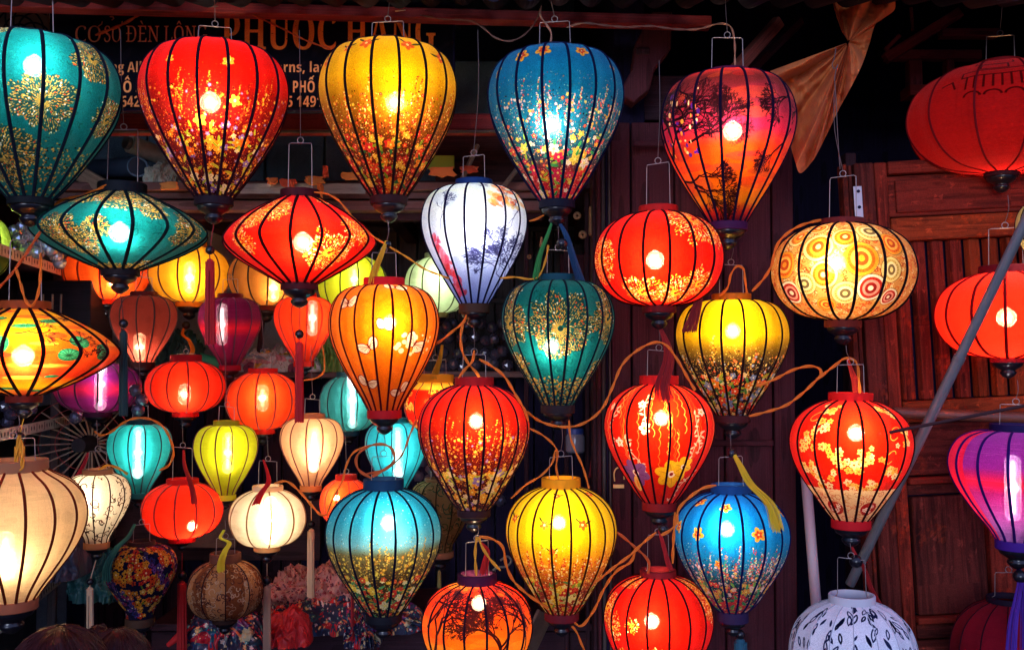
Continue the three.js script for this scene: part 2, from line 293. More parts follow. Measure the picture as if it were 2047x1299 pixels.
// painted signboard
{
  const d = 3.08, x0 = 100, x1 = 905, y0 = 14, y1 = 218;
  const tex = canvasTex(1610, 408, (c, w, h) => {
    c.fillStyle = '#0b0a14'; c.fillRect(0, 0, w, h);
    for (let i = 0; i < 260; i++) { c.fillStyle = `rgba(${pick(['40,34,44', '16,14,24', '70,50,50'])},${rr(0.05, 0.25)})`; c.beginPath(); c.ellipse(rnd() * w, rnd() * h, rr(2, 40), rr(1, 12), rnd() * 3, 0, 7); c.fill(); }
    const put = (text, font, x, y, width, col) => { c.font = font; c.fillStyle = col; const m = c.measureText(text).width; c.save(); c.translate(x, y); c.scale(width / m, 1); c.fillText(text, 0, 0); c.restore(); };
    const X = (px) => (px - x0) * 2, Y = (py) => (py - y0) * 2, O = '#ff8434', R = '#f07a50';
    const mark = (pts, col, lw) => { c.strokeStyle = col; c.lineWidth = lw; c.lineCap = 'round'; c.beginPath(); pts.forEach(([x, y], i) => c[i ? 'lineTo' : 'moveTo'](X(x), Y(y))); c.stroke(); };
    put('CO', '92px serif', X(147), Y(84), (203 - 147) * 2, R); put('SO', '92px serif', X(206), Y(84), (242 - 206) * 2, R); put('ĐÈN', '92px serif', X(250), Y(84), (318 - 250) * 2, R); put('LÔNG', '92px serif', X(326), Y(84), (414 - 326) * 2, R);
    mark([[196, 52], [202, 48], [203, 43]], R, 5); mark([[236, 52], [242, 48], [243, 43]], R, 5); mark([[222, 40], [226, 37], [224, 33], [219, 33]], R, 5);
    put('PHUOC', 'bold 198px serif', X(440), Y(99), (674 - 440) * 2, O); put('HANG', 'bold 198px serif', X(688), Y(99), (872 - 688) * 2, O);
    const T2 = '#f89a5c';
    put('Hung Alli', 'bold 58px sans-serif', X(188), Y(145), (292 - 188) * 2, T2); put('lanterns, lamps', 'bold 58px sans-serif', X(503), Y(145), (690 - 503) * 2, T2);
    put('SÔ 38', 'bold 66px sans-serif', X(232), Y(186), (300 - 232) * 2, T2); put('PHÔ CÔ', 'bold 66px sans-serif', X(584), Y(186), (668 - 584) * 2, T2); mark([[252, 158], [256, 153]], T2, 5); mark([[622, 158], [627, 153]], T2, 5);
    put('86420', 'bold 60px sans-serif', X(229), Y(215), (294 - 229) * 2, T2); put('5 14910', 'bold 60px sans-serif', X(573), Y(215), (660 - 573) * 2, T2);
    for (let i = 0; i < 300; i++) { c.fillStyle = `rgba(11,10,20,${rr(0.2, 0.7)})`; c.fillRect(rnd() * w, rnd() * h, rr(1, 9), rr(1, 4)); }
    grain(c, w, h, 0.2);
  }, false);
  const s = thing('signboard', 'black shop signboard with orange and tan lettering behind the top row of lanterns', 'sign', P((x0 + x1) / 2, y1, d));
  wpart('board', slab(x0 - 4, y0 - 12, x1 + 4, y1 + 4, d + 0.003, 0.03), W_BLACK, s);
  const a = P(x0, y1, d), w = M(x1 - x0, d), h = M(y1 - y0, d);
  wpart('lettering', new THREE.PlaneGeometry(w, h).translate(a.x + w / 2, a.y + h / 2, P(x0, (y0 + y1) / 2, d).z + 0.003), mat([1, 1, 1], { map: tex, roughness: 0.8, specularIntensity: 0.12 }), s);
  // brown panel with a painted spiral at the far left
  const t2 = canvasTex(512, 512, (c) => { c.fillStyle = '#8a6a5a'; c.fillRect(0, 0, 512, 512); c.strokeStyle = '#1c1218'; c.lineWidth = 13; for (let k = 0; k < 10; k++) { c.beginPath(); for (let q = 0; q < 60; q++) { const a2 = k / 10 * 6.28 + q * 0.03, r = q * 5; c.lineTo(300 + Math.cos(a2) * r, 200 + Math.sin(a2) * r); } c.stroke(); } for (let r = 60; r < 300; r += 60) { c.beginPath(); c.arc(300, 200, r, 0, 7); c.stroke(); } grain(c, 512, 512, 0.15); }, false);
  const g = new RoundedBoxGeometry(M(140, 3.2), M(150, 3.2), 0.02, 1, 0.003); g.rotateZ(0.1); const c0 = P(30, 85, 3.2); g.translate(c0.x, c0.y, c0.z);
  single('wall_panel', g, mat([0.8, 0.75, 0.7], { map: t2, roughness: 0.8 }), 'brown panel with a black web of lines, behind the cut off teal lantern', 'panel');
}
// loft: floor, rails and what lies on it
{
  const loft = sgroup('loft', P(600, 420, 3.62));
  wpart('rail', slab(90, 363, 1085, 380, 3.6, 0.06), W_LOFT, loft); wpart('rail', slab(90, 384, 1085, 397, 3.63, 0.05), W_LOFT, loft); wpart('rail', slab(90, 400, 1085, 421, 3.62, 0.06), W_LOFT, loft); wpart('rail', slab(90, 424, 1085, 440, 3.68, 0.05), W_DARK, loft);
  const q = P(600, 366, 3.66); wpart('floorboard', box(3.4, 0.03, 1.1, q.x - 0.1, q.y, q.z - 0.58), W_DARK, loft);
  for (let i = 0; i < 7; i++) wpart('joist', box(0.06, 0.07, 1.1, q.x - 1.3 + i * 0.4, q.y - 0.055, q.z - 0.58), W_DARK, loft);
  const back = sgroup('partition', P(500, 360, 3.98));
  for (let i = 0; i < 9; i++) wpart('panel', slab(60 + i * 118, 120, 174 + i * 118, 372, 3.98 + rr(-0.01, 0.01), 0.02), mat([0.2, 0.36, 0.5], { map: plasterMap, roughness: 0.8 }), back);
  single('wall_panel', slab(870, 268, 1060, 375, 3.85, 0.03), wood(0.2, 0.06, 0.06), 'reddish brown wooden panel above the dazzling white lantern', 'panel');
  for (const [a, b, c, d, l] of [[955, 290, 905, 400, 'pale thin bamboo strut crossing behind the lime card'], [1040, 330, 1005, 375, 'short pale bamboo strut between the white and the peacock blue lantern']]) single('strut', rod(P(a, b, 3.55), P(c, d, 3.5), 0.009, 10), W_PALE, l, 'strut');
  // dark doorway frame and the dark door
}
{
  const d = 3.16, door = thing('door', 'dark maroon plank door in the middle right with a brass hasp', 'door', P(1405, 1330, d));
  for (const [x0, x1] of [[1224, 1264], [1266, 1352], [1354, 1450], [1452, 1548], [1550, 1594]]) wpart('door_board', slab(x0, 238, x1 - 1.5, 1700, d + rr(0, 0.006), 0.035), W_DOOR, door);
  for (const [y0, y1] of [[280, 292], [880, 892]]) wpart('rail', slab(1266, y0, 1548, y1, d - 0.012, 0.014), W_DOOR, door);
  const brass = mat([0.85, 0.55, 0.18], { metalness: 0.35, roughness: 0.35 });
  wpart('pull_ring', tube([[1229, 962], [1228, 945], [1233, 936], [1242, 935], [1247, 942], [1248, 958]].map(([x, y]) => P(x, y, d - 0.02)), 0.0022, 40, 8), brass, door);
  wpart('keyhole_plate', new RoundedBoxGeometry(M(22, d), M(8, d), 0.004, 2, 0.0019).translate(...P(1237, 972, d - 0.012).toArray()), brass, door);
  const post = thing('door_post', 'grey blue moulded door post left of the dark door', 'post', P(1208, 1330, 3.2));
  [[1186, 1194, 0.02, W_DARK], [1195, 1203, 0.05, W_DOOR], [1204, 1212, 0.03, W_GREY], [1213, 1217, 0.05, W_BLACK], [1218, 1222.5, 0.04, W_GREY]].forEach(([x0, x1, t, m]) => wpart('moulding', slab(x0, 200, x1, 1700, 3.2 - t, 0.09), m, post));
  const j = thing('door_frame', 'narrow dark frame upright in the shadow right of the dark door', 'frame', P(1712, 1330, 3.4));
  wpart('upright', slab(1700, 300, 1722, 1700, 3.42, 0.06), W_DARK, j);
}
// louvred door on the right
{
  const d = 3.0, o = P(1768, 1299, d), door = thing('louvred_door', 'weathered reddish door with upright slats above and panels below', 'door', o);
  const H = M(985, d), px = M(1, d);                          // local frame: x right, y up from the foot at (1720,1299)
  const B = (x0, y0, x1, y1, z, t, m, name) => part(name, box((x1 - x0) * px, Math.abs(y1 - y0) * px, t, ((x0 + x1) / 2 - 1720) * px, (1299 - (y0 + y1) / 2) * px, z - t / 2, 0.005), m, door);
  const W2 = mat([0.3, 0.055, 0.042], { map: wornMap, bumpMap: wornMap, bumpScale: 0.002, roughness: 0.78, specularIntensity: 0.2 }), W3 = mat([0.74, 0.12, 0.03], { map: rep(wornTex, 2, 1), bumpMap: wornMap, bumpScale: 0.002, roughness: 0.75, specularIntensity: 0.2 });  // door paint in darker and brighter red, lantern glow put into the colour
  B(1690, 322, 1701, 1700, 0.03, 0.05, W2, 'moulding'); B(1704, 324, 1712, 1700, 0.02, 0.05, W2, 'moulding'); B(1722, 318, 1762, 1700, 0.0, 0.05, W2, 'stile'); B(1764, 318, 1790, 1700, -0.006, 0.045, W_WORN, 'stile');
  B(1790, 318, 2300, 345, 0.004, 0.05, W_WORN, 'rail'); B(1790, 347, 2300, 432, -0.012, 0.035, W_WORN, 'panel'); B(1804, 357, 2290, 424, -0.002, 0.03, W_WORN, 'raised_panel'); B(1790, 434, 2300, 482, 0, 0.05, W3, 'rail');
  for (let i = 0; i < 13; i++) { const m = B(1796 + i * 37.5, 483, 1822 + i * 37.5, 806, -0.006, 0.03, i > 3 ? W3 : W_WORN, 'slat'); m.rotation.y = 0.28; m.position.z -= 0.01; const q = m.geometry.boundingBox ?? (m.geometry.computeBoundingBox(), m.geometry.boundingBox), c = q.getCenter(new THREE.Vector3()); m.geometry.translate(-c.x, -c.y, -c.z); m.position.add(c); }  // slats near the glowing lantern take the brighter red, its light in the colour
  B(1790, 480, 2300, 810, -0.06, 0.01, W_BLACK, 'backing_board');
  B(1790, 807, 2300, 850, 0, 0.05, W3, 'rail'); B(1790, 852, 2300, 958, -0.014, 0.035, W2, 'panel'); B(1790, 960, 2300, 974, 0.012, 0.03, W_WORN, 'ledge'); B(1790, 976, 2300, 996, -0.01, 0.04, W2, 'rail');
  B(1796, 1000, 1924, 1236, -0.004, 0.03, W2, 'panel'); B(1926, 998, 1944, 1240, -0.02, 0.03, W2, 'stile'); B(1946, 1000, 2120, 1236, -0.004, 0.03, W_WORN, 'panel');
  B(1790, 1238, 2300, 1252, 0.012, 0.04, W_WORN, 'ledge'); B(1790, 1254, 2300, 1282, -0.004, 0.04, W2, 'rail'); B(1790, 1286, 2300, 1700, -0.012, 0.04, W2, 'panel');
  B(1790, 990, 2300, 1260, -0.05, 0.01, W_BLACK, 'backing_board');
  const hinge = part('hinge', box(M(17, d), M(85, d), 0.003, (1717 - 1720) * px, (1299 - 412) * px, 0.036, 0.001), mat([0.45, 0.4, 0.42], { metalness: 0.7, roughness: 0.5 }), door);
  for (let i = 0; i < 3; i++) part('screw', new THREE.CylinderGeometry(0.005, 0.005, 0.004, 10).rotateX(Math.PI / 2).translate(-2 * px, (1299 - 380 - i * 32) * px, 0.038), W_BLACK, hinge);
  door.rotation.z = 0.05;
}
// window frame and timbers in the dark upper right
{
  const d = 3.9, wf = thing('window_frame', 'broken wooden window frame in the dark above the dim red lantern', 'window frame', P(1900, 190, d)), WF = wood(0.62, 0.1, 0.12);
  wpart('crossbar', slab(1775, 98, 1965, 117, d, 0.05), WF, wf); wpart('upright', slab(1820, 118, 1846, 190, d, 0.05), WF, wf); wpart('upright', slab(1895, 118, 1910, 150, d, 0.05), WF, wf); wpart('sill', slab(1820, 168, 1905, 190, d - 0.05, 0.1), wood(0.7, 0.07, 0.06), wf); wpart('crossbar', slab(1885, 55, 2000, 72, d, 0.05), WF, wf);
  wpart('brace', bar(P(1770, 118, d - 0.1), P(1920, 25, d - 0.05), 0.04, 0.03), WF, wf); wpart('brace', bar(P(1770, 100, d - 0.1), P(1800, 70, d - 0.1), 0.016, 0.016), WF, wf); wpart('peg', rod(P(1822, 15, d), P(1826, 62, d), 0.007, 8), WF, wf);
}
// ---------------------------------------------------------------- lanterns
const lacquer = mat([0.006, 0.005, 0.008], { roughness: 0.3, specularIntensity: 0.5, clearcoat: 0.35, clearcoatRoughness: 0.1 });
const steelWire = mat([0.28, 0.22, 0.21], { metalness: 1, roughness: 0.42 });
const fineWire = mat([0.16, 0.12, 0.12], { metalness: 0.6, roughness: 0.6 });
const matCache = new Map();
const bulbMats = new Map();
const frosted = (w) => { const k = 'f' + w; if (!bulbMats.has(k)) bulbMats.set(k, mat([1, 1, 1], { roughness: 0.76, ior: 1.6, transmission: 1, thickness: 0.02, specularIntensity: 0.3, emissive: lin(...w), emissiveIntensity: 0.06 })); return bulbMats.get(k); };
const core = (w, e) => { const k = w + 'c' + e; if (!bulbMats.has(k)) bulbMats.set(k, mat([0.9, 0.85, 0.8], { emissive: lin(...w), emissiveIntensity: e })); return bulbMats.get(k); };
const plain = (hex, o = {}) => { const k = hex + JSON.stringify(o); if (!matCache.has(k)) matCache.set(k, mat(hex, { roughness: 0.8, ...o })); return matCache.get(k); };
function strands(points, n, spread, r, flare = 1) {          // a bundle of loose threads along a path
  const list = [];
  for (let k = 0; k < n; k++) {
    const a = rnd() * 6.283, q = Math.sqrt(rnd()) * spread, last = points.length - 1, cut = rr(0.5, 1);
    const pts = points.map((p, i) => { const f = i / last, e = q * (0.35 + flare * f); return new THREE.Vector3(p.x + Math.cos(a) * e + rr(-1, 1) * spread * 0.12 * f, p.y + rr(-1, 1) * spread * 0.1, p.z + Math.sin(a) * e); });
    if (cut < 1) pts[last].lerpVectors(pts[last - 1], pts[last], 0.55 + cut * 0.45);
    list.push(tube(pts, r, Math.max(6, last * 5), 3));
  }
  return merge(list);
}
function lantern(s) {
  const k = s.d / F, prof = profile(s), root = thing('silk_lantern', s.label, 'lantern', P(s.cx, s.b, s.d), s.group);
  const x = root.position.x;
  root.rotation.set(0, Math.atan2(-x, s.d), s.tilt ?? rr(-0.012, 0.012), 'ZYX');
  root.updateMatrixWorld(true);
  const local = (px, py, d) => root.worldToLocal(P(px, py, d));
  const n = s.n ?? 16, chord = Math.cos(Math.PI / n), off = (s.turn ?? rnd()) * 2 * Math.PI / n;
  // cloth, stretched flat from rib to rib
  const AR = n * 6, pos = [], uv = [], idx = [], nrm = [];
  prof.forEach((o, j) => {
    for (let i = 0; i <= AR; i++) {
      const a = -Math.PI + i / AR * 2 * Math.PI, f = ((((a - off) * n / (2 * Math.PI)) % 1) + 1) % 1 - 0.5;
      const flat = chord / Math.cos(f * 2 * Math.PI / n), sag = 1 - 0.022 * Math.cos(f * Math.PI) ** 2;
      const r = o.r * k * (0.25 + 0.75 * flat) * sag;
      pos.push(Math.sin(a) * r, o.y * k, Math.cos(a) * r); uv.push((a + Math.PI) / (2 * Math.PI), o.v);
      if (j && i) { const p = j * (AR + 1) + i; idx.push(p - AR - 2, p - 1, p - AR - 1, p - AR - 1, p - 1, p); }
    }
  });
  const sg = new THREE.BufferGeometry();
  sg.setAttribute('position', new THREE.Float32BufferAttribute(pos, 3)); sg.setAttribute('uv', new THREE.Float32BufferAttribute(uv, 2)); sg.setIndex(idx); sg.computeVertexNormals();
  const map = s.map ?? (() => { const t = silkTex.clone(); t.repeat.set(3, 1.4); t.offset.set(rnd(), rnd()); return t; })();
  const crease = silkTex.clone(); crease.repeat.set(5, 2.4); crease.offset.set(rnd(), rnd());
  const cloth = mat(s.color ?? [0.86, 0.86, 0.86], { map, bumpMap: crease, bumpScale: 0.003, roughness: s.rough ?? 0.93, transmission: s.trans ?? (s.bulb ? 0.7 : 0.3), thickness: 0, ior: 1.3, specularIntensity: 0.12, transparent: true, opacity: 1 - (s.gap ?? (s.bulb ? 0.045 : 0.01)) });
  part('shade', sg, cloth, root);
  // ribs, thin bowed strips outside the cloth
  const rw = (s.ribW ?? 0.021) * s.w * 2 * k * 0.5, rh = Math.min(0.004, rw * 0.6), rp = [], ri = [];
  prof.forEach((o, j) => {
    const a = prof[Math.max(0, j - 1)], b = prof[Math.min(prof.length - 1, j + 1)], tx = b.r - a.r, ty = b.y - a.y, tl = Math.hypot(tx, ty) || 1, nx = -ty / tl, ny = tx / tl;
    const w = Math.min(rw, o.r * k * Math.PI / n * 0.62);
    for (const [sx, e] of [[-1, -0.0012], [-0.6, rh], [0.6, rh], [1, -0.0012]]) rp.push(sx * w, o.y * k + ny * e, o.r * k + nx * e);
    if (j) for (let q = 0; q < 3; q++) { const p = j * 4 + q; ri.push(p - 4, p, p - 3, p - 3, p, p + 1); }
  });
  const rg = new THREE.BufferGeometry(); rg.setAttribute('position', new THREE.Float32BufferAttribute(rp, 3)); rg.setIndex(ri); rg.computeVertexNormals();
  const rm = plain(s.rib ?? '#160c18', s.group === G2 && s.bulb ? { roughness: 0.9, transmission: 0.4, thickness: 0 } : { roughness: 0.8, specularIntensity: 0.15 });
  for (let i = 0; i < n; i++) part('rib', rg, rm, root).rotation.y = off + i * 2 * Math.PI / n;
  // collars
  const H = (s.b - s.t) * k, ht = (s.ht ?? 14) * k, hb = (s.hb ?? 14) * k, R1 = s.rt * k, R0 = s.rb * k;
  const band = (r, y0, y1) => new THREE.LatheGeometry([[r - 0.005, y0], [r + 0.003, y0], [r + 0.0045, y0 + 0.002], [r + 0.0045, y1 - 0.002], [r + 0.003, y1], [r - 0.005, y1], [r - 0.005, y0]].map((p) => new THREE.Vector2(...p)), 40);
  part('top_ring', band(R1, H - 0.004, H + ht), plain(s.ring ?? '#3a0d12', { roughness: 0.7, specularIntensity: 0.3 }), root);
  part('bottom_ring', band(R0, -hb, 0.004), plain(s.ring2 ?? s.ring ?? '#2a0a10', { roughness: 0.7, specularIntensity: 0.3 }), root);
  if (s.finial !== false) {
    const q = (s.fs ?? 1) * R0, pts = [[0.02, 0.2], [0.86, 0.2], [0.93, 0.06], [0.93, -0.1], [0.84, -0.26], [0.5, -0.46], [0.42, -0.52], [0.52, -0.62], [0.5, -0.74], [0.36, -0.9], [0.16, -1.02], [0.01, -1.06]];
    part('finial', new THREE.LatheGeometry(pts.map(([r, y]) => new THREE.Vector2(r * q, y * q)), 28).translate(0, -hb, 0), lacquer, root);
  }
  // wire bail and the wire it hangs from
  const y0 = H + ht * 0.6, wr = Math.max(0.0011, 0.0013 * s.w / 140), top = s.hang ? (s.b - s.hang) * k : y0 + 0.05;
  const bx = R1 * (s.bail ?? 0.62), lift = rr(-0.12, 0.12) * bx;
  part('hanger', merge([tube([[-R1 * 0.92, y0 - 0.004, 0], [-bx * 1.05, y0 + 0.004, 0], [-bx, top - 0.012 - lift, 0], [bx, top - 0.012 + lift, 0], [bx * 1.05, y0 + 0.004, 0], [R1 * 0.92, y0 - 0.004, 0]], wr, 40, 5, false),
    new THREE.TorusGeometry(0.008, wr, 5, 20).translate(0, top - 0.004, 0)]), steelWire, root);
  if (s.wire !== null) part('cord', tube([[0, top + 0.003, 0], local(s.wx ?? s.cx, (s.wire ?? -40) * 0.5 + (s.hang ?? s.t - 40) * 0.5, s.d).add(new THREE.Vector3(0.002, 0, 0)), local(s.wx ?? s.cx, s.wire ?? -40, s.d)], 0.0009, 8, 4), s.cordCol ? plain(s.cordCol) : fineWire, root);
  // the lit bulb
  if (s.bulb) {
    const [bx2, by] = s.bulb, r = lerpAt(prof, 'y', s.b - by, 'r') * k, b = local(bx2, by, s.d - r * (s.fwd ?? 0.66));
    const warm = s.warm ?? [1, 0.76, 0.45], br = s.tubeBulb ? Math.min(0.02, 0.17 * s.w * k) : Math.min(0.026, 0.135 * s.w * k), tl = (s.tubeBulb === true ? 60 : s.tubeBulb ?? 0) * k;
    // a frosted envelope with the burning core in it
    const shape = s.tubeBulb ? new THREE.CapsuleGeometry(br, tl, 8, 24)
      : new THREE.LatheGeometry([[0.001, -1], [0.38, -0.925], [0.71, -0.7], [0.92, -0.39], [1, 0], [0.94, 0.34], [0.77, 0.64], [0.5, 0.86], [0.3, 0.98], [0.2, 1.1], [0.001, 1.12]].map(([p, q]) => new THREE.Vector2(p * br, q * br)), 32);
    const m = part('bulb', shape, frosted(warm), root);
    m.position.copy(b);
    part('filament', s.tubeBulb ? new THREE.CapsuleGeometry(0.003, tl, 4, 10) : new THREE.SphereGeometry(br * 0.3, 16, 12), core(warm, (s.glow ?? 16) * (s.tubeBulb ? 1.8 : 6)), m);
    const W = s.w * k, l = new THREE.PointLight(lin(...warm), LAMP_K * W * W * (s.I ?? 1) * (s.tubeBulb ? 0.6 : 1));
    l.name = 'bulb_light'; l.position.copy(b); l.castShadow = true; l.shadow.radius = 0.4; root.add(l);
  }
  if (s.tassel) {
    const t = s.tassel, tx = t.x ?? s.cx, fy = s.b + (s.hb ?? 14) + (s.finial === false ? 0 : 1.04 * s.rb), l = (y) => local(tx, y, s.d), tm = plain(t.col, { roughness: 0.85, sheen: 0.5, sheenRoughness: 0.5 });
    part('cord', tube([local(s.cx, fy - 3, s.d), l(t.bead), l(t.y0 + 4)], 0.0014, 8, 5), t.cord ? plain(t.cord) : tm, root);
    part('bead', new THREE.SphereGeometry((t.br ?? 9) * k, 18, 12).translate(...l(t.bead).toArray()), t.beadCol ? plain(t.beadCol, { roughness: 0.2, clearcoat: 1 }) : lacquer, root);
    const a = l(t.y0), z = l(t.y1), w = (t.w ?? 9) * k, list = [];
    list.push(new THREE.LatheGeometry([[0.02, 0], [0.75, -0.4], [1, -1.6], [0.95, -3]].map(([r, y]) => new THREE.Vector2(r * w, y * w)), 14).translate(...a.toArray()));
    for (let i = 0; i < 46; i++) { const q = rnd() * 6.283, e = Math.sqrt(rr(0.3, 1)) * w; const A = new THREE.Vector3(a.x + Math.cos(q) * e, a.y - w * 0.8, a.z + Math.sin(q) * e), B = new THREE.Vector3(z.x + Math.cos(q) * e * 1.12 + rr(-1, 1) * w * 0.15, z.y + rr(0, 5) * k, z.z + Math.sin(q) * e * 1.12); list.push(rod(A, B, w * 0.16, 4)); }
    part('tassel', merge(list), tm, root);
  }
  for (const t of s.drapes ?? []) {
    const pts = t.pts.map(([px, py, dd = 0]) => local(px, py, s.d - dd));
    part('tassel', strands(pts, (t.n ?? 26) * 2, (t.w ?? 8) * k, (t.r ?? 1.1) * 0.62 * k, t.flare ?? 0.8), plain(t.col, { roughness: 0.85, sheen: 0.5, sheenRoughness: 0.5 }), root);
    if (t.bead) part('bead', new THREE.SphereGeometry((t.br ?? 11) * k, 18, 12).translate(...local(t.bead[0], t.bead[1], s.d - (t.bead[2] ?? 0)).toArray()), lacquer, root);
  }
  return root;
}
const GOLD = { gold: ['#d8a038', '#e8bc58', '#b87a24', '#d08a30'], dark: ['#0c2c28', '#123a34', '#3a2210'], spot: ['#d9401c', '#f0ead0'] };
const REDG = { gold: ['#f2b62c', '#ffcf55', '#e08a1a', '#ffd98a'], dark: ['#a01208', '#c02008'], spot: ['#e03010', '#fff0c0'] };
const tealMottle = ['#05463f', '#0c6a5e', '#04352f', '#1f8a78'], redMottle = ['#c01006', '#e81c0a', '#a00804'];
const WHITE = [1, 0.86, 0.66], NEUTRAL = [1, 0.93, 0.84], AMBER = [1, 0.62, 0.28];
const G1 = 'large lanterns hung along the shop front', G2 = 'smaller lanterns hung inside the shop';
const L = (s, paint, amount) => { s.group ??= G1; if (paint) s.map = printed(s, paint, amount); return lantern(s); };

// top row
L({ label: 'teal balloon lantern with gold tracery, cut off by the upper left corner', shape: 'balloon', cx: 60, t: 80, b: 400, w: 172, d: 2.6, rt: 60, rb: 40, ht: 10, hb: 12, n: 16, turn: 0.3, rib: '#0b1420', ring: '#0a1c1e', ring2: '#0b0f12', bulb: [68, 132], warm: NEUTRAL, I: 0.3, hang: -20, wire: -60 },
  (g) => brocade(g, { ...GOLD, base: '#0a6264', mottle: tealMottle, hem: 0.27, at: [[80, 235, 52], [170, 135, 42], [200, 240, 40], [-20, 90, 50], [-60, 230, 60], [5, 330, 60]], also: [[0.1, 0.7, 60], [0.9, 0.7, 60], [0.95, 0.4, 50], [0.05, 0.35, 50]] }));
L({ label: 'scarlet topped balloon lantern with orange, purple and yellow flowers and a red tassel', shape: 'balloon', cx: 427, t: 93, b: 398, w: 147, d: 2.7, rt: 50, rb: 35, ht: 8, hb: 14, turn: 0.44, rib: '#1c0512', ring: '#3a0810', ring2: '#1a0a14', bulb: [420, 205], I: 0.75, hang: 40, wire: -40,
  tassel: { col: '#a01014', x: 419, bead: 500, y0: 516, y1: 690, w: 8, cord: '#7a0a12' } },
  (g) => meadow(g, { stops: [[0, '#dc1408'], [0.34, '#d41207'], [0.47, '#86100c'], [1, '#2a0412']], line: 0.62, specks: ['#e88a20', '#d8541c', '#f0a83c', '#c02a18'], buds: ['#f59a20', '#e86a1a', '#f7c040', '#7a58a0'], blooms: ['#f58a18', '#f4a028', '#8a6ab8', '#7050a0', '#f8d8a8', '#e86018'], leaves: ['#c8c030', '#98a828'], motifs: [[345, 155, 9], [450, 160, 10], [465, 230, 12], [400, 268, 13], [455, 155, 9]], motif: (q, u, v, s) => q.put(u, v, rnd(), (c) => flower(c, s, '#f8b838', '#fff0b0')) }));
const butterfly = (q, u, v, s) => q.put(u, v, rr(-0.4, 0.4), (c) => { flower(c, s * 0.7, '#e8621c', '#fbe08a', 5); c.save(); c.translate(-s * 0.8, -s * 0.5); c.rotate(0.6); leaf(c, s * 0.55, '#4a4a14'); c.restore(); c.save(); c.translate(s * 0.8, -s * 0.5); c.rotate(-0.6); leaf(c, s * 0.55, '#4a4a14'); c.restore(); });
L({ label: 'large amber yellow balloon lantern with red meadow flowers and small blossoms near its top', shape: 'balloon', cx: 777, t: 90, b: 396, w: 139, d: 2.7, rt: 50, rb: 34, ht: 8, hb: 14, turn: 0.4, rib: '#1a0a08', ring: '#2a0c08', ring2: '#2a0a0c', bulb: [790, 205], I: 0.5, warm: [1, 0.74, 0.42], hang: 30, wire: -40 },
  (g) => meadow(g, { stops: [[0, '#f4bc0a'], [0.36, '#f2b608'], [0.5, '#8a5a0a'], [0.72, '#5a260a'], [1, '#7a0c10']], line: 0.58, specks: ['#d8301c', '#e8681c', '#f0c050', '#a81818', '#f4e0a0'], buds: ['#e03a1c', '#f08a20', '#f4b838', '#c01c20'], blooms: ['#f08018', '#e8401c', '#f0b030', '#d02828'], leaves: ['#7a9a20', '#2f6a3a', '#c8c838'], motifs: [[735, 118, 20], [815, 120, 20], [655, 135, 18], [880, 135, 18], [700, 125, 14], [775, 75, 14]], motif: butterfly }));
const poppy = (q, u, v, s) => q.put(u, v, rnd(), (c) => { flower(c, s, '#f0a030', '#7a1a10', 5); flower(c, s * 0.55, '#d8401c', '#f8e080', 5); });
L({ label: 'large peacock blue balloon lantern with orange poppies, its lower half flowers in red and pink', shape: 'balloon', cx: 1113, t: 103, b: 404, w: 137, d: 2.7, rt: 48, rb: 33, ht: 8, hb: 14, turn: 0.52, rib: '#060a2a', ring: '#0a1030', ring2: '#06081a', bulb: [1103, 250], warm: WHITE, I: 0.42, hang: 30, wire: -30, wx: 1100,
  drapes: [{ pts: [[1105, 440], [1095, 470, 0.02], [1080, 510, 0.02], [1070, 560, 0.02]], col: '#2a7a34', w: 6 }, { pts: [[1115, 440], [1132, 470, 0.03], [1145, 515, 0.03], [1165, 575, 0.03]], col: '#0f3f66', w: 9, bead: [1123, 487, 0.05] }] },
  (g) => meadow(g, { stops: [[0, '#0a5aa0'], [0.3, '#0a6a9c'], [0.55, '#0c5a78'], [0.75, '#143a4a'], [0.86, '#b01a20'], [1, '#c81838']], line: 0.6, stalks: 60, specks: ['#d83030', '#f0a8a0', '#e86a30', '#f0d080', '#3a8a6a'], buds: ['#e84038', '#f6b8b0', '#f09a30', '#f4d060'], blooms: ['#f0a030', '#e83828', '#f4c848', '#d02048', '#f6d8c0'], leaves: ['#3a9a50', '#9ab838', '#1f7a6a'], motifs: [[1048, 138, 15], [1090, 132, 16], [1165, 132, 13], [1225, 150, 14], [1000, 158, 13], [1120, 86, 12], [1050, 95, 10]], motif: poppy }));
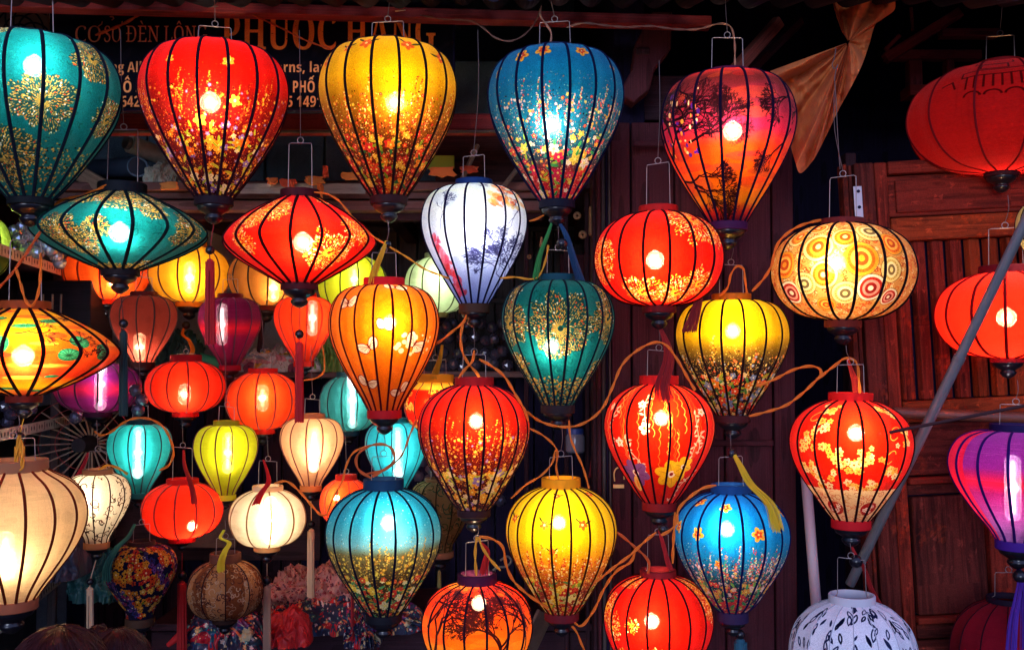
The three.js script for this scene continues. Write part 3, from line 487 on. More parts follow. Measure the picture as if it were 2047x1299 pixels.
L({ label: 'crimson and violet sunset balloon lantern with black branches, beside the orange drape', shape: 'balloon', cx: 1455, t: 150, b: 448, w: 134, d: 2.7, rt: 48, rb: 36, ht: 8, hb: 14, turn: 0.75, rib: '#12041c', ring: '#4a0a30', ring2: '#3a0a34', bulb: [1465, 262], I: 0.72, warm: [1, 0.72, 0.42], hang: 62, wire: -20, wx: 1450, n: 16 },
  (g) => { dusk(g, { stops: [[0, '#e01808'], [0.12, '#c8240e'], [0.2, '#5c1c1c'], [0.36, '#84243e'], [0.48, '#b01e48'], [0.58, '#e0340e'], [0.72, '#ee5c0c'], [0.88, '#f08e08'], [0.95, '#c81c10'], [1, '#5a0a30']], clouds: ['#e01808', '#7a2050', '#f0601a', '#c01838', '#5a1a40'], c0: 0.2, ink: '#1c0610', trees: [[1332, 330, -0.9, 46, 7], [1335, 250, 0.1, 40, 5], [1380, 300, -0.3, 38, 5], [1350, 360, 0.3, 40, 5], [1390, 380, 0.5, 30, 4], [1575, 200, 2.6, 30, 4], [1580, 270, 2.2, 34, 5], [1360, 190, 0.6, 34, 3]], back: [[0.2, 0.4, -1, 50, 7], [0.85, 0.5, -2, 50, 7]] }); for (let i = 0; i < 60; i++) { const [u, v] = g.at(rr(1325, 1400), rr(200, 330)); g.put(u, v, 0, (c) => { c.fillStyle = pick(['#f8e8b0', '#f2a840', '#4a1a90']); c.beginPath(); c.ellipse(0, 0, rr(1, 4), rr(2, 6), 0, 0, 6.3); c.fill(); }); } });
L({ label: 'big dim red round lantern in the upper right corner with a dark ink drawing', shape: 'round', cx: 2003, t: 132, b: 346, w: 180, d: 3.0, rt: 40, rb: 30, ht: 10, hb: 8, n: 12, ribW: 0.012, rib: '#5a0810', ring: '#7a0a10', ring2: '#2a0610', bulb: [2012, 306], fwd: 0.0, I: 0.42, glow: 0.2, gap: 0, rough: 1, warm: AMBER, color: [0.3, 0.006, 0.008], trans: 0.6, hang: 60, wire: -40,
  map: canvasTex(TW, TH, (c) => { c.drawImage(silkTex.image, 0, 0, TW, TH); c.strokeStyle = 'rgba(60,12,20,0.75)'; c.lineWidth = 2.6; c.translate(512, 190); c.scale(1.55, 1.3); const X = 0, Y = 0; c.strokeRect(X - 34, Y - 60, 52, 12); c.strokeRect(X - 24, Y - 44, 34, 16); c.strokeRect(X - 46, Y - 24, 74, 14); for (let i = -3; i < 4; i++) { c.beginPath(); c.moveTo(X - 8 + i * 10, Y - 10); c.lineTo(X - 8 + i * 10, Y + 18); c.stroke(); } for (let i = -1; i < 2; i++) { c.beginPath(); c.arc(X - 8 + i * 22, Y + 34, 9, 3.14, 6.28); c.stroke(); } c.beginPath(); c.moveTo(X - 70, Y + 2); c.lineTo(X - 58, Y - 6); c.lineTo(X - 52, Y + 12); c.stroke(); }) });

// second row
L({ label: 'teal saucer lantern with gold tracery and a dark green tassel', shape: 'diamond', cx: 240, t: 386, b: 540, w: 168, d: 2.75, rt: 44, rb: 34, ht: 20, hb: 12, turn: 0.3, rib: '#08161c', ring: '#0a1018', ring2: '#140c12', bulb: [238, 465], I: 0.32, warm: NEUTRAL, hang: 248, wire: 60,
  tassel: { col: '#0a2a2a', x: 246, bead: 647, y0: 660, y1: 832, w: 7, cord: '#1a0c14' } },
  (g) => brocade(g, { ...GOLD, base: '#0a605e', mottle: tealMottle, hem: 0.06, at: [[262, 405, 58], [195, 400, 48], [195, 475, 24], [130, 480, 40], [160, 498, 42], [370, 470, 40], [392, 440, 30], [300, 435, 24], [280, 530, 18]], also: [[0.05, 0.6, 60], [0.9, 0.4, 60]] }));
L({ label: 'red saucer lantern with gold tracery and a long red tassel', shape: 'diamond', cx: 598, t: 394, b: 568, w: 151, d: 2.75, rt: 36, rb: 34, ht: 15, hb: 12, turn: 0.7, rib: '#2a0408', ring: '#3a0812', ring2: '#3a0812', bulb: [605, 485], I: 0.75, hang: 275, wire: 60,
  tassel: { col: '#a80c10', bead: 668, y0: 682, y1: 845, w: 8, cord: '#7a0a12' } },
  (g) => brocade(g, { ...REDG, base: '#d01406', mottle: redMottle, at: [[540, 430, 46], [500, 450, 34], [655, 515, 46], [640, 400, 26], [700, 460, 26], [720, 475, 22], [490, 500, 24]], also: [[0.05, 0.6, 60], [0.9, 0.4, 60]] }));
L({ label: 'dazzling white and pale blue balloon lantern with black twigs and an orange corner', shape: 'balloon', cx: 948, t: 372, b: 610, w: 107, d: 2.75, rt: 34, rb: 28, ht: 14, hb: 16, turn: 0.55, rib: '#0e0a2a', ring: '#0c2a5a', ring2: '#3a2418', bulb: [952, 465], warm: [1, 0.96, 0.95], I: 0.42, glow: 22, hang: 300, wire: 60, wx: 955 },
  (g) => { dusk(g, { stops: [[0, '#88b4d8'], [0.15, '#d8e4c8'], [0.5, '#dfe6f4'], [0.8, '#a8b8f0'], [1, '#7a90d8']], clouds: ['#e0e8f8', '#c8d0f4', '#f0f4f0', '#b8c4f0'], ink: 'rgba(34,34,70,0.62)', trees: [[1045, 470, 2.6, 26, 2.4], [1050, 540, 3.6, 30, 2.6], [1035, 430, 2.3, 20, 2], [1000, 590, -1.9, 30, 2.6], [1030, 560, -2.2, 28, 2.6], [880, 470, -1.3, 22, 1.8], [1040, 390, 2.9, 20, 2], [930, 375, 0.4, 14, 1.4]] }); for (let i = 0; i < 60; i++) { const [u, v] = g.at(rr(980, 1052), rr(378, 425)); g.put(u, v, 0, (c) => { c.globalAlpha = 0.5; c.fillStyle = pick(['#f07818', '#e03818', '#f0b040']); c.beginPath(); c.ellipse(0, 0, rr(4, 12), rr(2, 7), 0.4, 0, 6.3); c.fill(); }); } for (let i = 0; i < 60; i++) { const f = rnd(), [u, v] = g.at(868 + f * 56 + rr(-8, 8), 480 + f * 110); g.put(u, v, 0, (c) => { c.globalAlpha = 0.6; c.fillStyle = pick(['#e03858', '#d81c20', '#f07890']); c.beginPath(); c.ellipse(0, 0, rr(3, 8), rr(4, 11), 0.4, 0, 6.3); c.fill(); }); } });
L({ label: 'red round lantern with gold tracery hanging in front of the dark door', shape: 'round', cx: 1318, t: 424, b: 612, w: 130, d: 2.7, rt: 36, rb: 31, ht: 13, hb: 14, turn: 0.42, rib: '#2c0408', ring: '#a01410', ring2: '#5a0c10', bulb: [1310, 520], I: 0.75, hang: 316, wire: 120,
  drapes: [{ pts: [[1320, 655], [1334, 690, 0.02], [1338, 720, 0.04], [1325, 770, 0.08], [1330, 805, 0.11]], col: '#8a0810', w: 10, n: 30, r: 1.2, flare: 1.6 }] },
  (g) => brocade(g, { ...REDG, base: '#d41606', mottle: redMottle, at: [[1385, 450, 52], [1200, 520, 44], [1285, 590, 34], [1350, 592, 36], [1395, 575, 30], [1285, 425, 22], [1425, 470, 30]], also: [[0.05, 0.6, 60], [0.9, 0.4, 60]] }));
L({ label: 'cream round lantern printed with orange and white concentric rings, right of the doorway', shape: 'round', cx: 1686, t: 448, b: 640, w: 141, d: 2.7, rt: 40, rb: 33, ht: 11, hb: 15, turn: 0.45, rib: '#14060c', ring: '#5a1a18', ring2: '#5a1c14', bulb: [1672, 527], warm: [1, 0.76, 0.46], I: 0.36, hang: 342, wire: 180, wx: 1668,
  drapes: [{ pts: [[1696, 720], [1704, 745, 0.02], [1712, 765, 0.03], [1716, 790, 0.04]], col: '#b81c10', w: 8, n: 22 }] },
  (g) => { g.fill([[0, '#d89a50'], [1, '#d89a50']]); g.uniform(0, 1, 2600, (u, v) => g.put(u, v, rnd() * 6, (c) => { c.strokeStyle = pick(['#c83a14', '#d86a20', '#a8441c', '#f4e0a8']); c.lineWidth = 1.8; c.beginPath(); c.arc(0, 0, rr(2, 4), 0, 5); c.stroke(); }));
    const done = []; let t = 0; const fixed = [[1690, 487, 20], [1735, 475, 22], [1640, 505, 24], [1720, 530, 27], [1775, 498, 20], [1775, 550, 20], [1650, 560, 22], [1690, 595, 20], [1737, 585, 22], [1588, 590, 20], [1605, 480, 20], [1800, 475, 16], [1575, 535, 22], [1770, 600, 15], [1655, 615, 15], [1615, 575, 18], [1640, 465, 16]].map(([x, y, r]) => [...g.at(x, y), r * 1.22]);
    const ring = (u, v, r) => { const kind = Math.floor(rnd() * 4); g.put(u, v, 0, (c) => { const cols = [['#f0d890', '#d8781c', '#f0a030', '#c84a14'], ['#f4ead0', '#b8281c', '#e89a8a', '#8a1c1c'], ['#e0d088', '#c8b060', '#e8dca8', '#6a5a3a'], ['#f09a28', '#e0681a', '#f4b850', '#b8481a']][kind]; [1, 0.82, 0.62, 0.42, 0.2].forEach((f, i) => { c.fillStyle = cols[i % 4]; c.beginPath(); c.arc(0, 0, r * f, 0, 6.3); c.fill(); }); c.strokeStyle = cols[3]; c.lineWidth = 1; for (let k = 0; k < 22; k++) { const a = k / 22 * 6.283; c.beginPath(); c.moveTo(Math.cos(a) * r * 0.66, Math.sin(a) * r * 0.66); c.lineTo(Math.cos(a) * r * 0.8, Math.sin(a) * r * 0.8); c.stroke(); } c.strokeStyle = 'rgba(40,60,30,0.6)'; c.lineWidth = 1.2; c.beginPath(); c.arc(0, 0, r * 1.04, 0, 6.3); c.stroke(); }); };
    for (const f of fixed) { ring(...f); done.push(f); }
    while (t++ < 200) { const u = rnd(), v = rr(0.08, 0.95), r = rr(13, 22); if (u > 0.24 && u < 0.76) continue; if (done.some(([a, b, q]) => Math.hypot((a - u) * g.w * g.rv(v) / 141, (b - v) * g.h) < q + r)) continue; ring(u, v, r); done.push([u, v, r]); } });

// third row
const mothPrint = (q, u, v, s, rot = 0, solid = true) => q.put(u, v, rot, (c) => { for (const m of [-1, 1]) { c.save(); c.scale(m, 1); c.fillStyle = solid ? '#f4d8b8' : 'rgba(246,200,140,0.75)'; c.beginPath(); c.moveTo(0, 0); c.bezierCurveTo(s * 0.3, -s * 0.9, s * 1.2, -s * 0.9, s, -s * 0.1); c.bezierCurveTo(s * 0.8, s * 0.5, s * 0.3, s * 0.6, 0, s * 0.2); c.fill(); c.strokeStyle = '#7a1c10'; c.lineWidth = 1.6; c.stroke(); for (let k = 0; k < 4; k++) { c.lineWidth = 0.8; c.beginPath(); c.moveTo(0, 0); c.lineTo(s * (0.9 - k * 0.15), -s * 0.5 + k * s * 0.3); c.stroke(); } c.restore(); } c.fillStyle = '#5a140c'; c.beginPath(); c.ellipse(0, 0, s * 0.07, s * 0.36, 0, 0, 6.3); c.fill(); });
L({ label: 'orange balloon lantern with pale butterflies between red collars', shape: 'balloon', cx: 768, t: 571, b: 822, w: 110, d: 2.65, rt: 38, rb: 31, ht: 16, hb: 14, n: 18, turn: 0.45, rib: '#4a0508', ring: '#b00c14', ring2: '#a80c10', bulb: [778, 645], I: 0.65, warm: [1, 0.78, 0.48], hang: 495, wire: 440, wx: 775,
  drapes: [{ pts: [[772, 482], [762, 510, 0.02], [748, 545, 0.03], [744, 568, 0.03]], col: '#d89a14', w: 9, n: 22, bead: [775, 488, 0.0], br: 7 }] },
  (g) => { g.fill([[0, '#ee7a0a'], [1, '#e86a08']]); g.uniform(0, 1, 300, (u, v) => g.put(u, v, rnd() * 6, (c) => { c.globalAlpha = 0.2; c.fillStyle = pick(['#f09a20', '#d85a04']); c.beginPath(); c.ellipse(0, 0, rr(4, 14), rr(3, 8), 0, 0, 6.3); c.fill(); })); for (const [x, y, s, r] of [[697, 610, 22, -0.1], [790, 578, 26, 0.3], [840, 580, 20, 0.5], [738, 695, 22, -0.5], [828, 690, 26, 0.6], [735, 765, 20, 0.4], [800, 780, 20, -0.7], [870, 615, 16, 1.2], [770, 655, 18, 0.2]]) mothPrint(g, ...g.at(x, y), s, r); for (const [u, v] of [[0.1, 0.7], [0.2, 0.4], [0.85, 0.6], [0.93, 0.3], [0.03, 0.4]]) mothPrint(g, u, v, 24, rnd()); for (let i = 0; i < 26; i++) { const [u, v] = g.at(rr(790, 862), rr(670, 710)); g.put(u, v, 0, (c) => { c.fillStyle = '#f4d8a8'; c.beginPath(); c.arc(0, 0, rr(2, 6), 0, 6.3); c.fill(); }); } });
L({ label: 'teal balloon lantern with one big gold rosette, hanging under the peacock blue lantern', shape: 'balloon', cx: 1115, t: 562, b: 812, w: 113, d: 2.7, rt: 34, rb: 31, ht: 14, hb: 14, n: 18, turn: 0.5, rib: '#08141e', ring: '#0c3a44', ring2: '#1c1418', bulb: [1103, 692], I: 0.3, warm: [1, 0.85, 0.64], hang: 490, wire: 440 },
  (g) => brocade(g, { ...GOLD, base: '#0a6264', mottle: tealMottle, hem: 0.2, at: [[1120, 660, 62], [1018, 650, 44], [1215, 640, 40], [1205, 585, 22], [1030, 585, 20], [1040, 730, 30], [1200, 740, 26]], also: [[0.05, 0.6, 60], [0.92, 0.6, 50]] }));
L({ label: 'yellow balloon lantern shading to navy with small orange and blue flowers', shape: 'balloon', cx: 1465, t: 600, b: 832, w: 113, d: 2.8, rt: 36, rb: 32, ht: 13, hb: 12, n: 16, turn: 0.55, rib: '#1c0a0c', ring: '#a85a10', ring2: '#3a1418', bulb: [1465, 662], I: 0.5, warm: [1, 0.78, 0.46], hang: 520, wire: 480,
  drapes: [{ pts: [[1400, 560, 0.1], [1396, 600, 0.12], [1385, 640, 0.13], [1376, 665, 0.13]], col: '#7a0c12', w: 12, n: 30, r: 1.3, flare: 1 }] },
  (g) => meadow(g, { stops: [[0, '#f0bc0a'], [0.4, '#eab40a'], [0.5, '#7a5a14'], [0.6, '#2a2018'], [0.85, '#141428'], [1, '#8a1418']], line: 0.53, stalks: 10, specks: ['#e8a838', '#b86a20', '#f0c860', '#8a3a18', '#c8b080'], buds: ['#f08a28', '#8a98c8', '#f4d080', '#e0502a'], blooms: ['#f08020', '#e84a20', '#7a8ac0', '#f4d8a0', '#e83018'], leaves: ['#a8b030', '#4a8a40'], mids: ['#ffe080', '#f8f0d0'] }));
L({ label: 'red garlic shaped lantern darkening to gold blossoms, hanging under the dazzling white lantern', shape: 'garlic', cx: 947, t: 770, b: 1020, w: 112, d: 2.62, rt: 36, rb: 30, ht: 16, hb: 12, n: 18, turn: 0.5, rib: '#1c0510', ring: '#8a0c10', ring2: '#2a0c10', bulb: [952, 842], I: 0.7, hang: 700, wire: 655 },
  (g) => meadow(g, { stops: [[0, '#d81a08'], [0.34, '#d01c07'], [0.5, '#7a120c'], [1, '#22040e']], line: 0.62, specks: ['#e8962a', '#d8601c', '#f0b048', '#a83018'], buds: ['#f0a028', '#f4c048', '#d86a20', '#8a68b0'], blooms: ['#f09a20', '#f4c850', '#8a70b8', '#f6d8a8', '#f0b030'], leaves: ['#b0b838', '#d8d060'] }));
L({ label: 'red garlic shaped lantern with one big yellow and one big purple flower near its foot', shape: 'garlic', cx: 1318, t: 768, b: 1005, w: 111, d: 2.7, rt: 36, rb: 31, ht: 17, hb: 15, n: 16, turn: 0.5, rib: '#24040a', ring: '#c01410', ring2: '#7a1010', bulb: [1322, 836], I: 0.7, hang: 692, wire: 660 },
  (g) => { g.fill([[0, '#dc2008'], [1, '#c81a08']]); for (let i = 0; i < 70; i++) g.put(rnd(), rr(0.3, 0.85), 0, (c) => { c.strokeStyle = pick(['#f0902a', '#f4b850', '#e8601a']); c.lineWidth = rr(0.8, 1.8); c.beginPath(); let x = 0, y = -60; c.moveTo(x, y); for (let k = 0; k < 6; k++) { c.quadraticCurveTo(x + 7, y + 9, x, y + 18); y += 18; x += rr(-3, 3); } c.stroke(); });
    const vine = (u, v, rot) => g.put(u, v, rot, (c) => { c.strokeStyle = '#f4d8b8'; c.lineWidth = 1.8; c.beginPath(); c.moveTo(0, 44); c.bezierCurveTo(14, 20, -14, -8, 6, -44); c.stroke(); for (let k = 0; k < 10; k++) { c.save(); c.translate(Math.sin(k) * 8, 40 - k * 9); c.rotate(k % 2 ? -0.7 : 2.4 + 1); leaf(c, 7, '#f0e0c0'); c.restore(); } });
    for (const [x, y, r] of [[1385, 895, 0.3], [1395, 860, -0.2], [1225, 850, 0.2], [1270, 905, -0.4], [1360, 965, 0.5], [1290, 820, 0]]) vine(...g.at(x, y), r); for (let i = 0; i < 8; i++) vine((rr(-0.25, 0.25) + 1) % 1, rr(0.3, 0.7), rnd());
    for (const [x, y, s] of [[1285, 805, 9], [1290, 850, 12], [1240, 880, 10], [1400, 820, 8], [1225, 812, 8]]) g.put(...g.at(x, y), rnd(), (c) => flower(c, s, '#f8ecd8', '#f0a030'));
    const big = (u, v, s, col, mid) => g.put(u, v, 0.3, (c) => { flower(c, s, col, mid, 6); c.fillStyle = '#f6e6d0'; c.beginPath(); c.arc(0, 0, s * 0.26, 0, 6.3); c.fill(); c.fillStyle = '#8a1c20'; c.beginPath(); c.arc(0, 0, s * 0.13, 0, 6.3); c.fill(); });
    big(...g.at(1342, 940), 32, '#e8b818', '#f8e8a0'); big(...g.at(1365, 925), 22, '#ecc020', '#f8e8a0'); big(...g.at(1272, 940), 30, '#7a4a90', '#f0c870'); big(0.05, 0.3, 32, '#e8b818', '#fff'); big(0.85, 0.3, 30, '#7a4a90', '#fff');
    g.put(...g.at(1276, 962), 0.2, (c) => { c.fillStyle = '#f0c060'; c.beginPath(); c.ellipse(0, 0, 9, 19, 0, 0, 6.3); c.fill(); c.fillStyle = '#e08a20'; c.beginPath(); c.ellipse(0, 0, 3, 11, 0, 0, 6.3); c.fill(); }); });
L({ label: 'red garlic shaped lantern with cream cherry blossom, pierced in view by the thin dark rod', shape: 'garlic', cx: 1702, t: 800, b: 1040, w: 120, d: 2.62, rt: 40, rb: 35, ht: 15, hb: 16, n: 16, turn: 0.5, rib: '#2c0608', ring: '#c01410', ring2: '#b81018', bulb: [1712, 866], I: 0.75, hang: 720, wire: 690, wx: 1692,
  drapes: [{ pts: [[1700, 1085], [1712, 1110, 0.01], [1728, 1135, 0.0], [1742, 1175, -0.02], [1775, 1230, -0.05], [1812, 1262, -0.08]], col: '#a80c12', w: 6, n: 22, flare: 0.8, bead: [1712, 1122, 0.02], br: 13 }] },
  (g) => { g.fill([[0, '#dc2008'], [0.72, '#d01a08'], [0.745, '#e8c898'], [1, '#ecd0a0']]);
    const clump = (u, v, n, cols) => { for (let i = 0; i < n; i++) g.put(u + rr(-0.035, 0.035), v + rr(-0.05, 0.05), rnd() * 6, (c) => flower(c, rr(5, 9), pick(cols), '#c85a18')); };
    for (const [x, y] of [[1650, 850], [1665, 815], [1625, 880], [1670, 900], [1690, 925], [1720, 920], [1735, 900], [1650, 960], [1705, 965], [1740, 960], [1780, 940], [1800, 870], [1770, 820], [1620, 930]]) clump(...g.at(x, y), 9, ['#f2d070', '#f6e0a8', '#eeb848']); for (let i = 0; i < 20; i++) clump(rnd() < 0.5 ? rr(0, 0.25) : rr(0.75, 1), rr(0.3, 0.9), 8, ['#f2d070', '#f6e0a8']);
    for (const [x, y] of [[1775, 905], [1785, 860], [1640, 830]]) g.put(...g.at(x, y), 0.5, (c) => { c.strokeStyle = '#f0b040'; c.lineWidth = 1.8; c.beginPath(); c.ellipse(0, 0, 9, 17, 0.4, 0, 5.2); c.stroke(); });
    for (let k = 0; k < 60; k++) g.put(k / 60, 0.262, 0, (c) => { c.fillStyle = '#ecd0a0'; c.beginPath(); c.arc(0, 0, 6, 0, 6.3); c.fill(); });
    for (const [x, y] of [[1672, 1010], [1640, 1005], [1735, 1010]]) g.put(...g.at(x, y), 0, (c) => { c.fillStyle = '#a80c14'; c.beginPath(); c.arc(0, 0, 17, 0, 6.3); c.fill(); for (let i = 0; i < 8; i++) { c.save(); c.translate(rr(-9, 9), rr(-9, 9)); flower(c, 4.5, '#f4e0d0', '#d83018'); c.restore(); } });
    g.uniform(0, 0.25, 260, (u, v) => g.put(u, v, rnd() * 6, (c) => { c.strokeStyle = pick(['#c88a50', '#d86a40', '#a84a30']); c.lineWidth = 1; c.beginPath(); c.arc(0, 0, rr(3, 6), 0, 5); c.stroke(); })); });

// fourth row
L({ label: 'sky blue garlic shaped lantern with white specks, its lower half brown and golden grass', shape: 'garlic', cx: 767, t: 978, b: 1228, w: 116, d: 2.6, rt: 37, rb: 33, ht: 20, hb: 14, n: 16, turn: 0.5, rib: '#080a1a', ring: '#0c2a44', ring2: '#0a0a12', bulb: [777, 1045], warm: [1, 0.88, 0.72], I: 0.42, hang: 905, wire: 868, wx: 768 },
  (g) => meadow(g, { stops: [[0, '#0a86a8'], [0.3, '#2a98b0'], [0.44, '#6aa8b0'], [0.5, '#6a6038'], [0.7, '#3a2614'], [1, '#1a1210']], line: 0.55, snow: true, stalks: 46, specks: ['#b8862a', '#8a5a1c', '#d8a838', '#e8c860', '#5a3a14'], buds: ['#e8b030', '#f0c848', '#d8882a'], blooms: ['#e8a828', '#f0c038', '#e04a28', '#f6e0a8', '#d83020'], leaves: ['#2a7a50', '#4a9a60', '#1f6a48'] }));
L({ label: 'lemon yellow garlic shaped lantern with orange collar and red meadow flowers at its foot', shape: 'garlic', cx: 1123, t: 974, b: 1225, w: 111, d: 2.62, rt: 36, rb: 31, ht: 18, hb: 14, n: 18, turn: 0.5, rib: '#3a1606', ring: '#d8880c', ring2: '#5a1018', bulb: [1117, 1045], warm: [1, 0.84, 0.55], I: 0.5, hang: 905, wire: 850 },
  (g) => meadow(g, { stops: [[0, '#f6c80e'], [0.42, '#f2c00c'], [0.58, '#d8820e'], [0.8, '#8a2a10'], [1, '#a01018']], line: 0.5, stalks: 46, specks: ['#d84a1c', '#f0a030', '#f4d878', '#b82018', '#f8ecc0'], buds: ['#e04a1c', '#f4c048', '#f8e0a0', '#d02a20'], blooms: ['#f0c030', '#e84a20', '#f4e090', '#d83020'], leaves: ['#8aa830', '#4a8a5a', '#c8d070'], motifs: [[1090, 1035, 14], [1165, 1035, 14], [1105, 1085, 10], [1180, 985, 12], [1030, 1030, 12], [1115, 985, 10]], motif: butterfly }));
L({ label: 'red garlic shaped lantern with gold tracery borders, cut off by the lower edge', shape: 'garlic', cx: 1317, t: 1152, b: 1390, w: 110, d: 2.62, rt: 33, rb: 31, ht: 12, hb: 14, n: 16, turn: 0.5, rib: '#2c0408', ring: '#7a1418', bulb: [1303, 1242], I: 0.75, hang: 1062, wire: 1050,
  drapes: [{ pts: [[1318, 1060], [1326, 1090, 0.0], [1334, 1120, 0.02], [1340, 1140, 0.03]], col: '#b00c14', w: 8, n: 22, flare: 0.6, bead: [1326, 1058, 0.0], br: 10 }] },
  (g) => brocade(g, { ...REDG, base: '#d01406', mottle: redMottle, at: [[1415, 1195, 36], [1400, 1165, 26], [1215, 1210, 30], [1225, 1240, 24], [1265, 1160, 22], [1310, 1318, 44], [1255, 1310, 26], [1380, 1310, 30], [1266, 1230, 12]], also: [[0.05, 0.6, 50], [0.92, 0.5, 50]] }));
L({ label: 'cerulean blue garlic shaped lantern with scattered poppies and a yellow tassel over its shoulder', shape: 'garlic', cx: 1465, t: 985, b: 1222, w: 115, d: 2.62, rt: 37, rb: 28, ht: 16, hb: 20, n: 16, turn: 0.5, rib: '#0a0a3a', ring: '#0c3a6a', ring2: '#2a1a3a', bulb: [1453, 1058], warm: [1, 0.88, 0.72], I: 0.42, hang: 905, wire: 868, wx: 1460,
  drapes: [{ pts: [[1466, 905, 0.0], [1480, 930, 0.03], [1498, 965, 0.06], [1540, 1010, 0.13], [1556, 1065, 0.17]], col: '#d8b81c', w: 10, n: 30, r: 1, flare: 0.9, bead: [1463, 906, 0.0], br: 9 }],
  tassel: { col: '#0f4a5a', x: 1480, bead: 1268, y0: 1274, y1: 1420, w: 12, cord: '#0f4a5a', br: 10 } },
  (g) => meadow(g, { stops: [[0, '#0a66c0'], [0.35, '#0c7cc0'], [0.52, '#0e6a98'], [0.7, '#123a4a'], [1, '#2a1a34']], line: 0.5, stalks: 56, specks: ['#d83038', '#f0b0b0', '#e87a40', '#f0d890', '#3a8a6a'], buds: ['#e84040', '#f6b8c0', '#f09a40'], blooms: ['#e83838', '#f2c0b0', '#f0a040', '#c82848'], leaves: ['#3a9a60', '#7ab048'], motifs: [[1400, 1055, 14], [1517, 1052, 14], [1405, 1000, 13], [1455, 1005, 12], [1360, 1050, 13], [1570, 1020, 10], [1440, 1110, 9]], motif: poppy }));
L({ label: 'orange sunset garlic shaped lantern with bare trees, cut off by the lower edge', shape: 'garlic', cx: 955, t: 1166, b: 1400, w: 112, d: 2.6, rt: 36, rb: 31, ht: 18, hb: 14, n: 16, turn: 0.42, rib: '#1a0414', ring: '#3a0a2a', bulb: [957, 1206], fwd: 0.15, I: 0.7, warm: [1, 0.74, 0.42], hang: 1075, wire: 1050,
  drapes: [{ pts: [[962, 1085], [974, 1100, 0.02], [970, 1125, 0.03], [966, 1150, 0.04]], col: '#c8140c', w: 8, n: 22 }] },
  (g) => dusk(g, { stops: [[0, '#e01c0c'], [0.3, '#ec4a0c'], [0.5, '#f07a10'], [0.8, '#f2a014'], [1, '#e0500c']], clouds: ['#f0a020', '#e8380c', '#f0c040', '#d82010'], c0: 0, ink: '#2a0610', trees: [[870, 1290, -1.2, 44, 6], [855, 1240, -0.9, 36, 5], [1050, 1290, -2, 46, 6], [1060, 1240, -2.4, 36, 5], [985, 1320, -1.4, 44, 5], [1030, 1200, -2.8, 26, 4], [1000, 1270, -1, 30, 4], [880, 1190, 0.2, 24, 4]], back: [[0.1, 0.3, -1.4, 50, 7], [0.9, 0.3, -1.7, 50, 7]] }));

// left edge
L({ label: 'saucer lantern in yellow and orange with green lily pads, cut off by the left edge', shape: 'diamond', cx: 47, t: 618, b: 790, w: 180, d: 2.65, rt: 45, rb: 31, ht: 16, hb: 14, n: 16, turn: 0.45, rib: '#200608', ring: '#8a3a14', ring2: '#5a140c', bulb: [45, 712], warm: [1, 0.8, 0.5], I: 0.55, hang: 470, wire: 420,
  tassel: { col: '#b87a10', x: 38, bead: 873, y0: 885, y1: 925, w: 9, br: 10, cord: '#c88a14' } },
  (g) => { g.fill([[0, '#e8a80a'], [0.3, '#e89008'], [0.5, '#e04a10'], [0.7, '#d83010'], [0.85, '#f0b80c'], [1, '#d0500c']]); for (let i = 0; i < 150; i++) g.put(rnd(), rnd(), 0, (c) => { c.globalAlpha = 0.45; c.fillStyle = pick(['#f0c010', '#d82c10', '#e8701a', '#b01820', '#f4d850']); c.beginPath(); c.ellipse(0, 0, rr(10, 40), rr(3, 10), 0, 0, 6.3); c.fill(); });
    const pad = (u, v, a, b) => g.put(u, v, rr(-0.2, 0.2), (c) => { c.fillStyle = '#1f7a50'; c.beginPath(); c.ellipse(0, 0, a, b, 0, 0, 6.3); c.fill(); c.fillStyle = '#3aa070'; c.beginPath(); c.ellipse(-a * 0.1, -b * 0.1, a * 0.7, b * 0.7, 0, 0, 6.3); c.fill(); c.strokeStyle = '#0c3a24'; c.lineWidth = 1; for (let k = 0; k < 14; k++) { const q = k / 14 * 6.28; c.beginPath(); c.moveTo(0, 0); c.lineTo(Math.cos(q) * a, Math.sin(q) * b); c.stroke(); } });
    for (const [x, y, a, b] of [[48, 655, 25, 9], [90, 645, 20, 9], [145, 685, 24, 17], [190, 705, 18, 18], [5, 690, 16, 22], [125, 712, 22, 14], [95, 752, 14, 6], [20, 775, 16, 6], [65, 780, 14, 6], [175, 735, 14, 9], [0, 640, 16, 8]]) pad(...g.at(x, y), a, b); for (let i = 0; i < 14; i++) pad(rnd() < 0.5 ? rr(0, 0.25) : rr(0.75, 1), rr(0.2, 0.85), 20, 10);
    for (const [x, y, a, l] of [[150, 640, 0.5, 24], [200, 680, 2.6, 26], [60, 630, 0.2, 20], [110, 680, 0.4, 24], [140, 755, -0.2, 22], [30, 670, -0.3, 24]]) g.put(...g.at(x, y), 0, (c) => branches(c, 0, 0, a, l, 3, '#2a0810', 6)); });
L({ label: 'tall plain cream lantern with brown ribs in the lower left corner', shape: 'garlic', cx: 22, t: 940, b: 1200, w: 141, d: 2.55, rt: 62, rb: 46, ht: 20, hb: 18, n: 16, turn: 0.4, rib: '#5a1c0a', ring: '#8a5a3a', ring2: '#8a4a30', color: [0.86, 0.57, 0.29], bulb: [10, 1110], warm: [1, 0.86, 0.62], I: 0.48, hang: 868, wire: 830, wx: 36, tubeBulb: 60 });
L({ label: 'sliver of a lime green lantern at the left edge above the orange cords', shape: 'round', cx: -58, t: 425, b: 560, w: 74, d: 3.1, rt: 24, rb: 22, n: 12, rib: '#2a4a10', ring: '#5a8a1c', color: [0.42, 0.7, 0.08], bulb: [-40, 480], warm: WHITE, I: 0.6, hang: 380, wire: 200, finial: true });
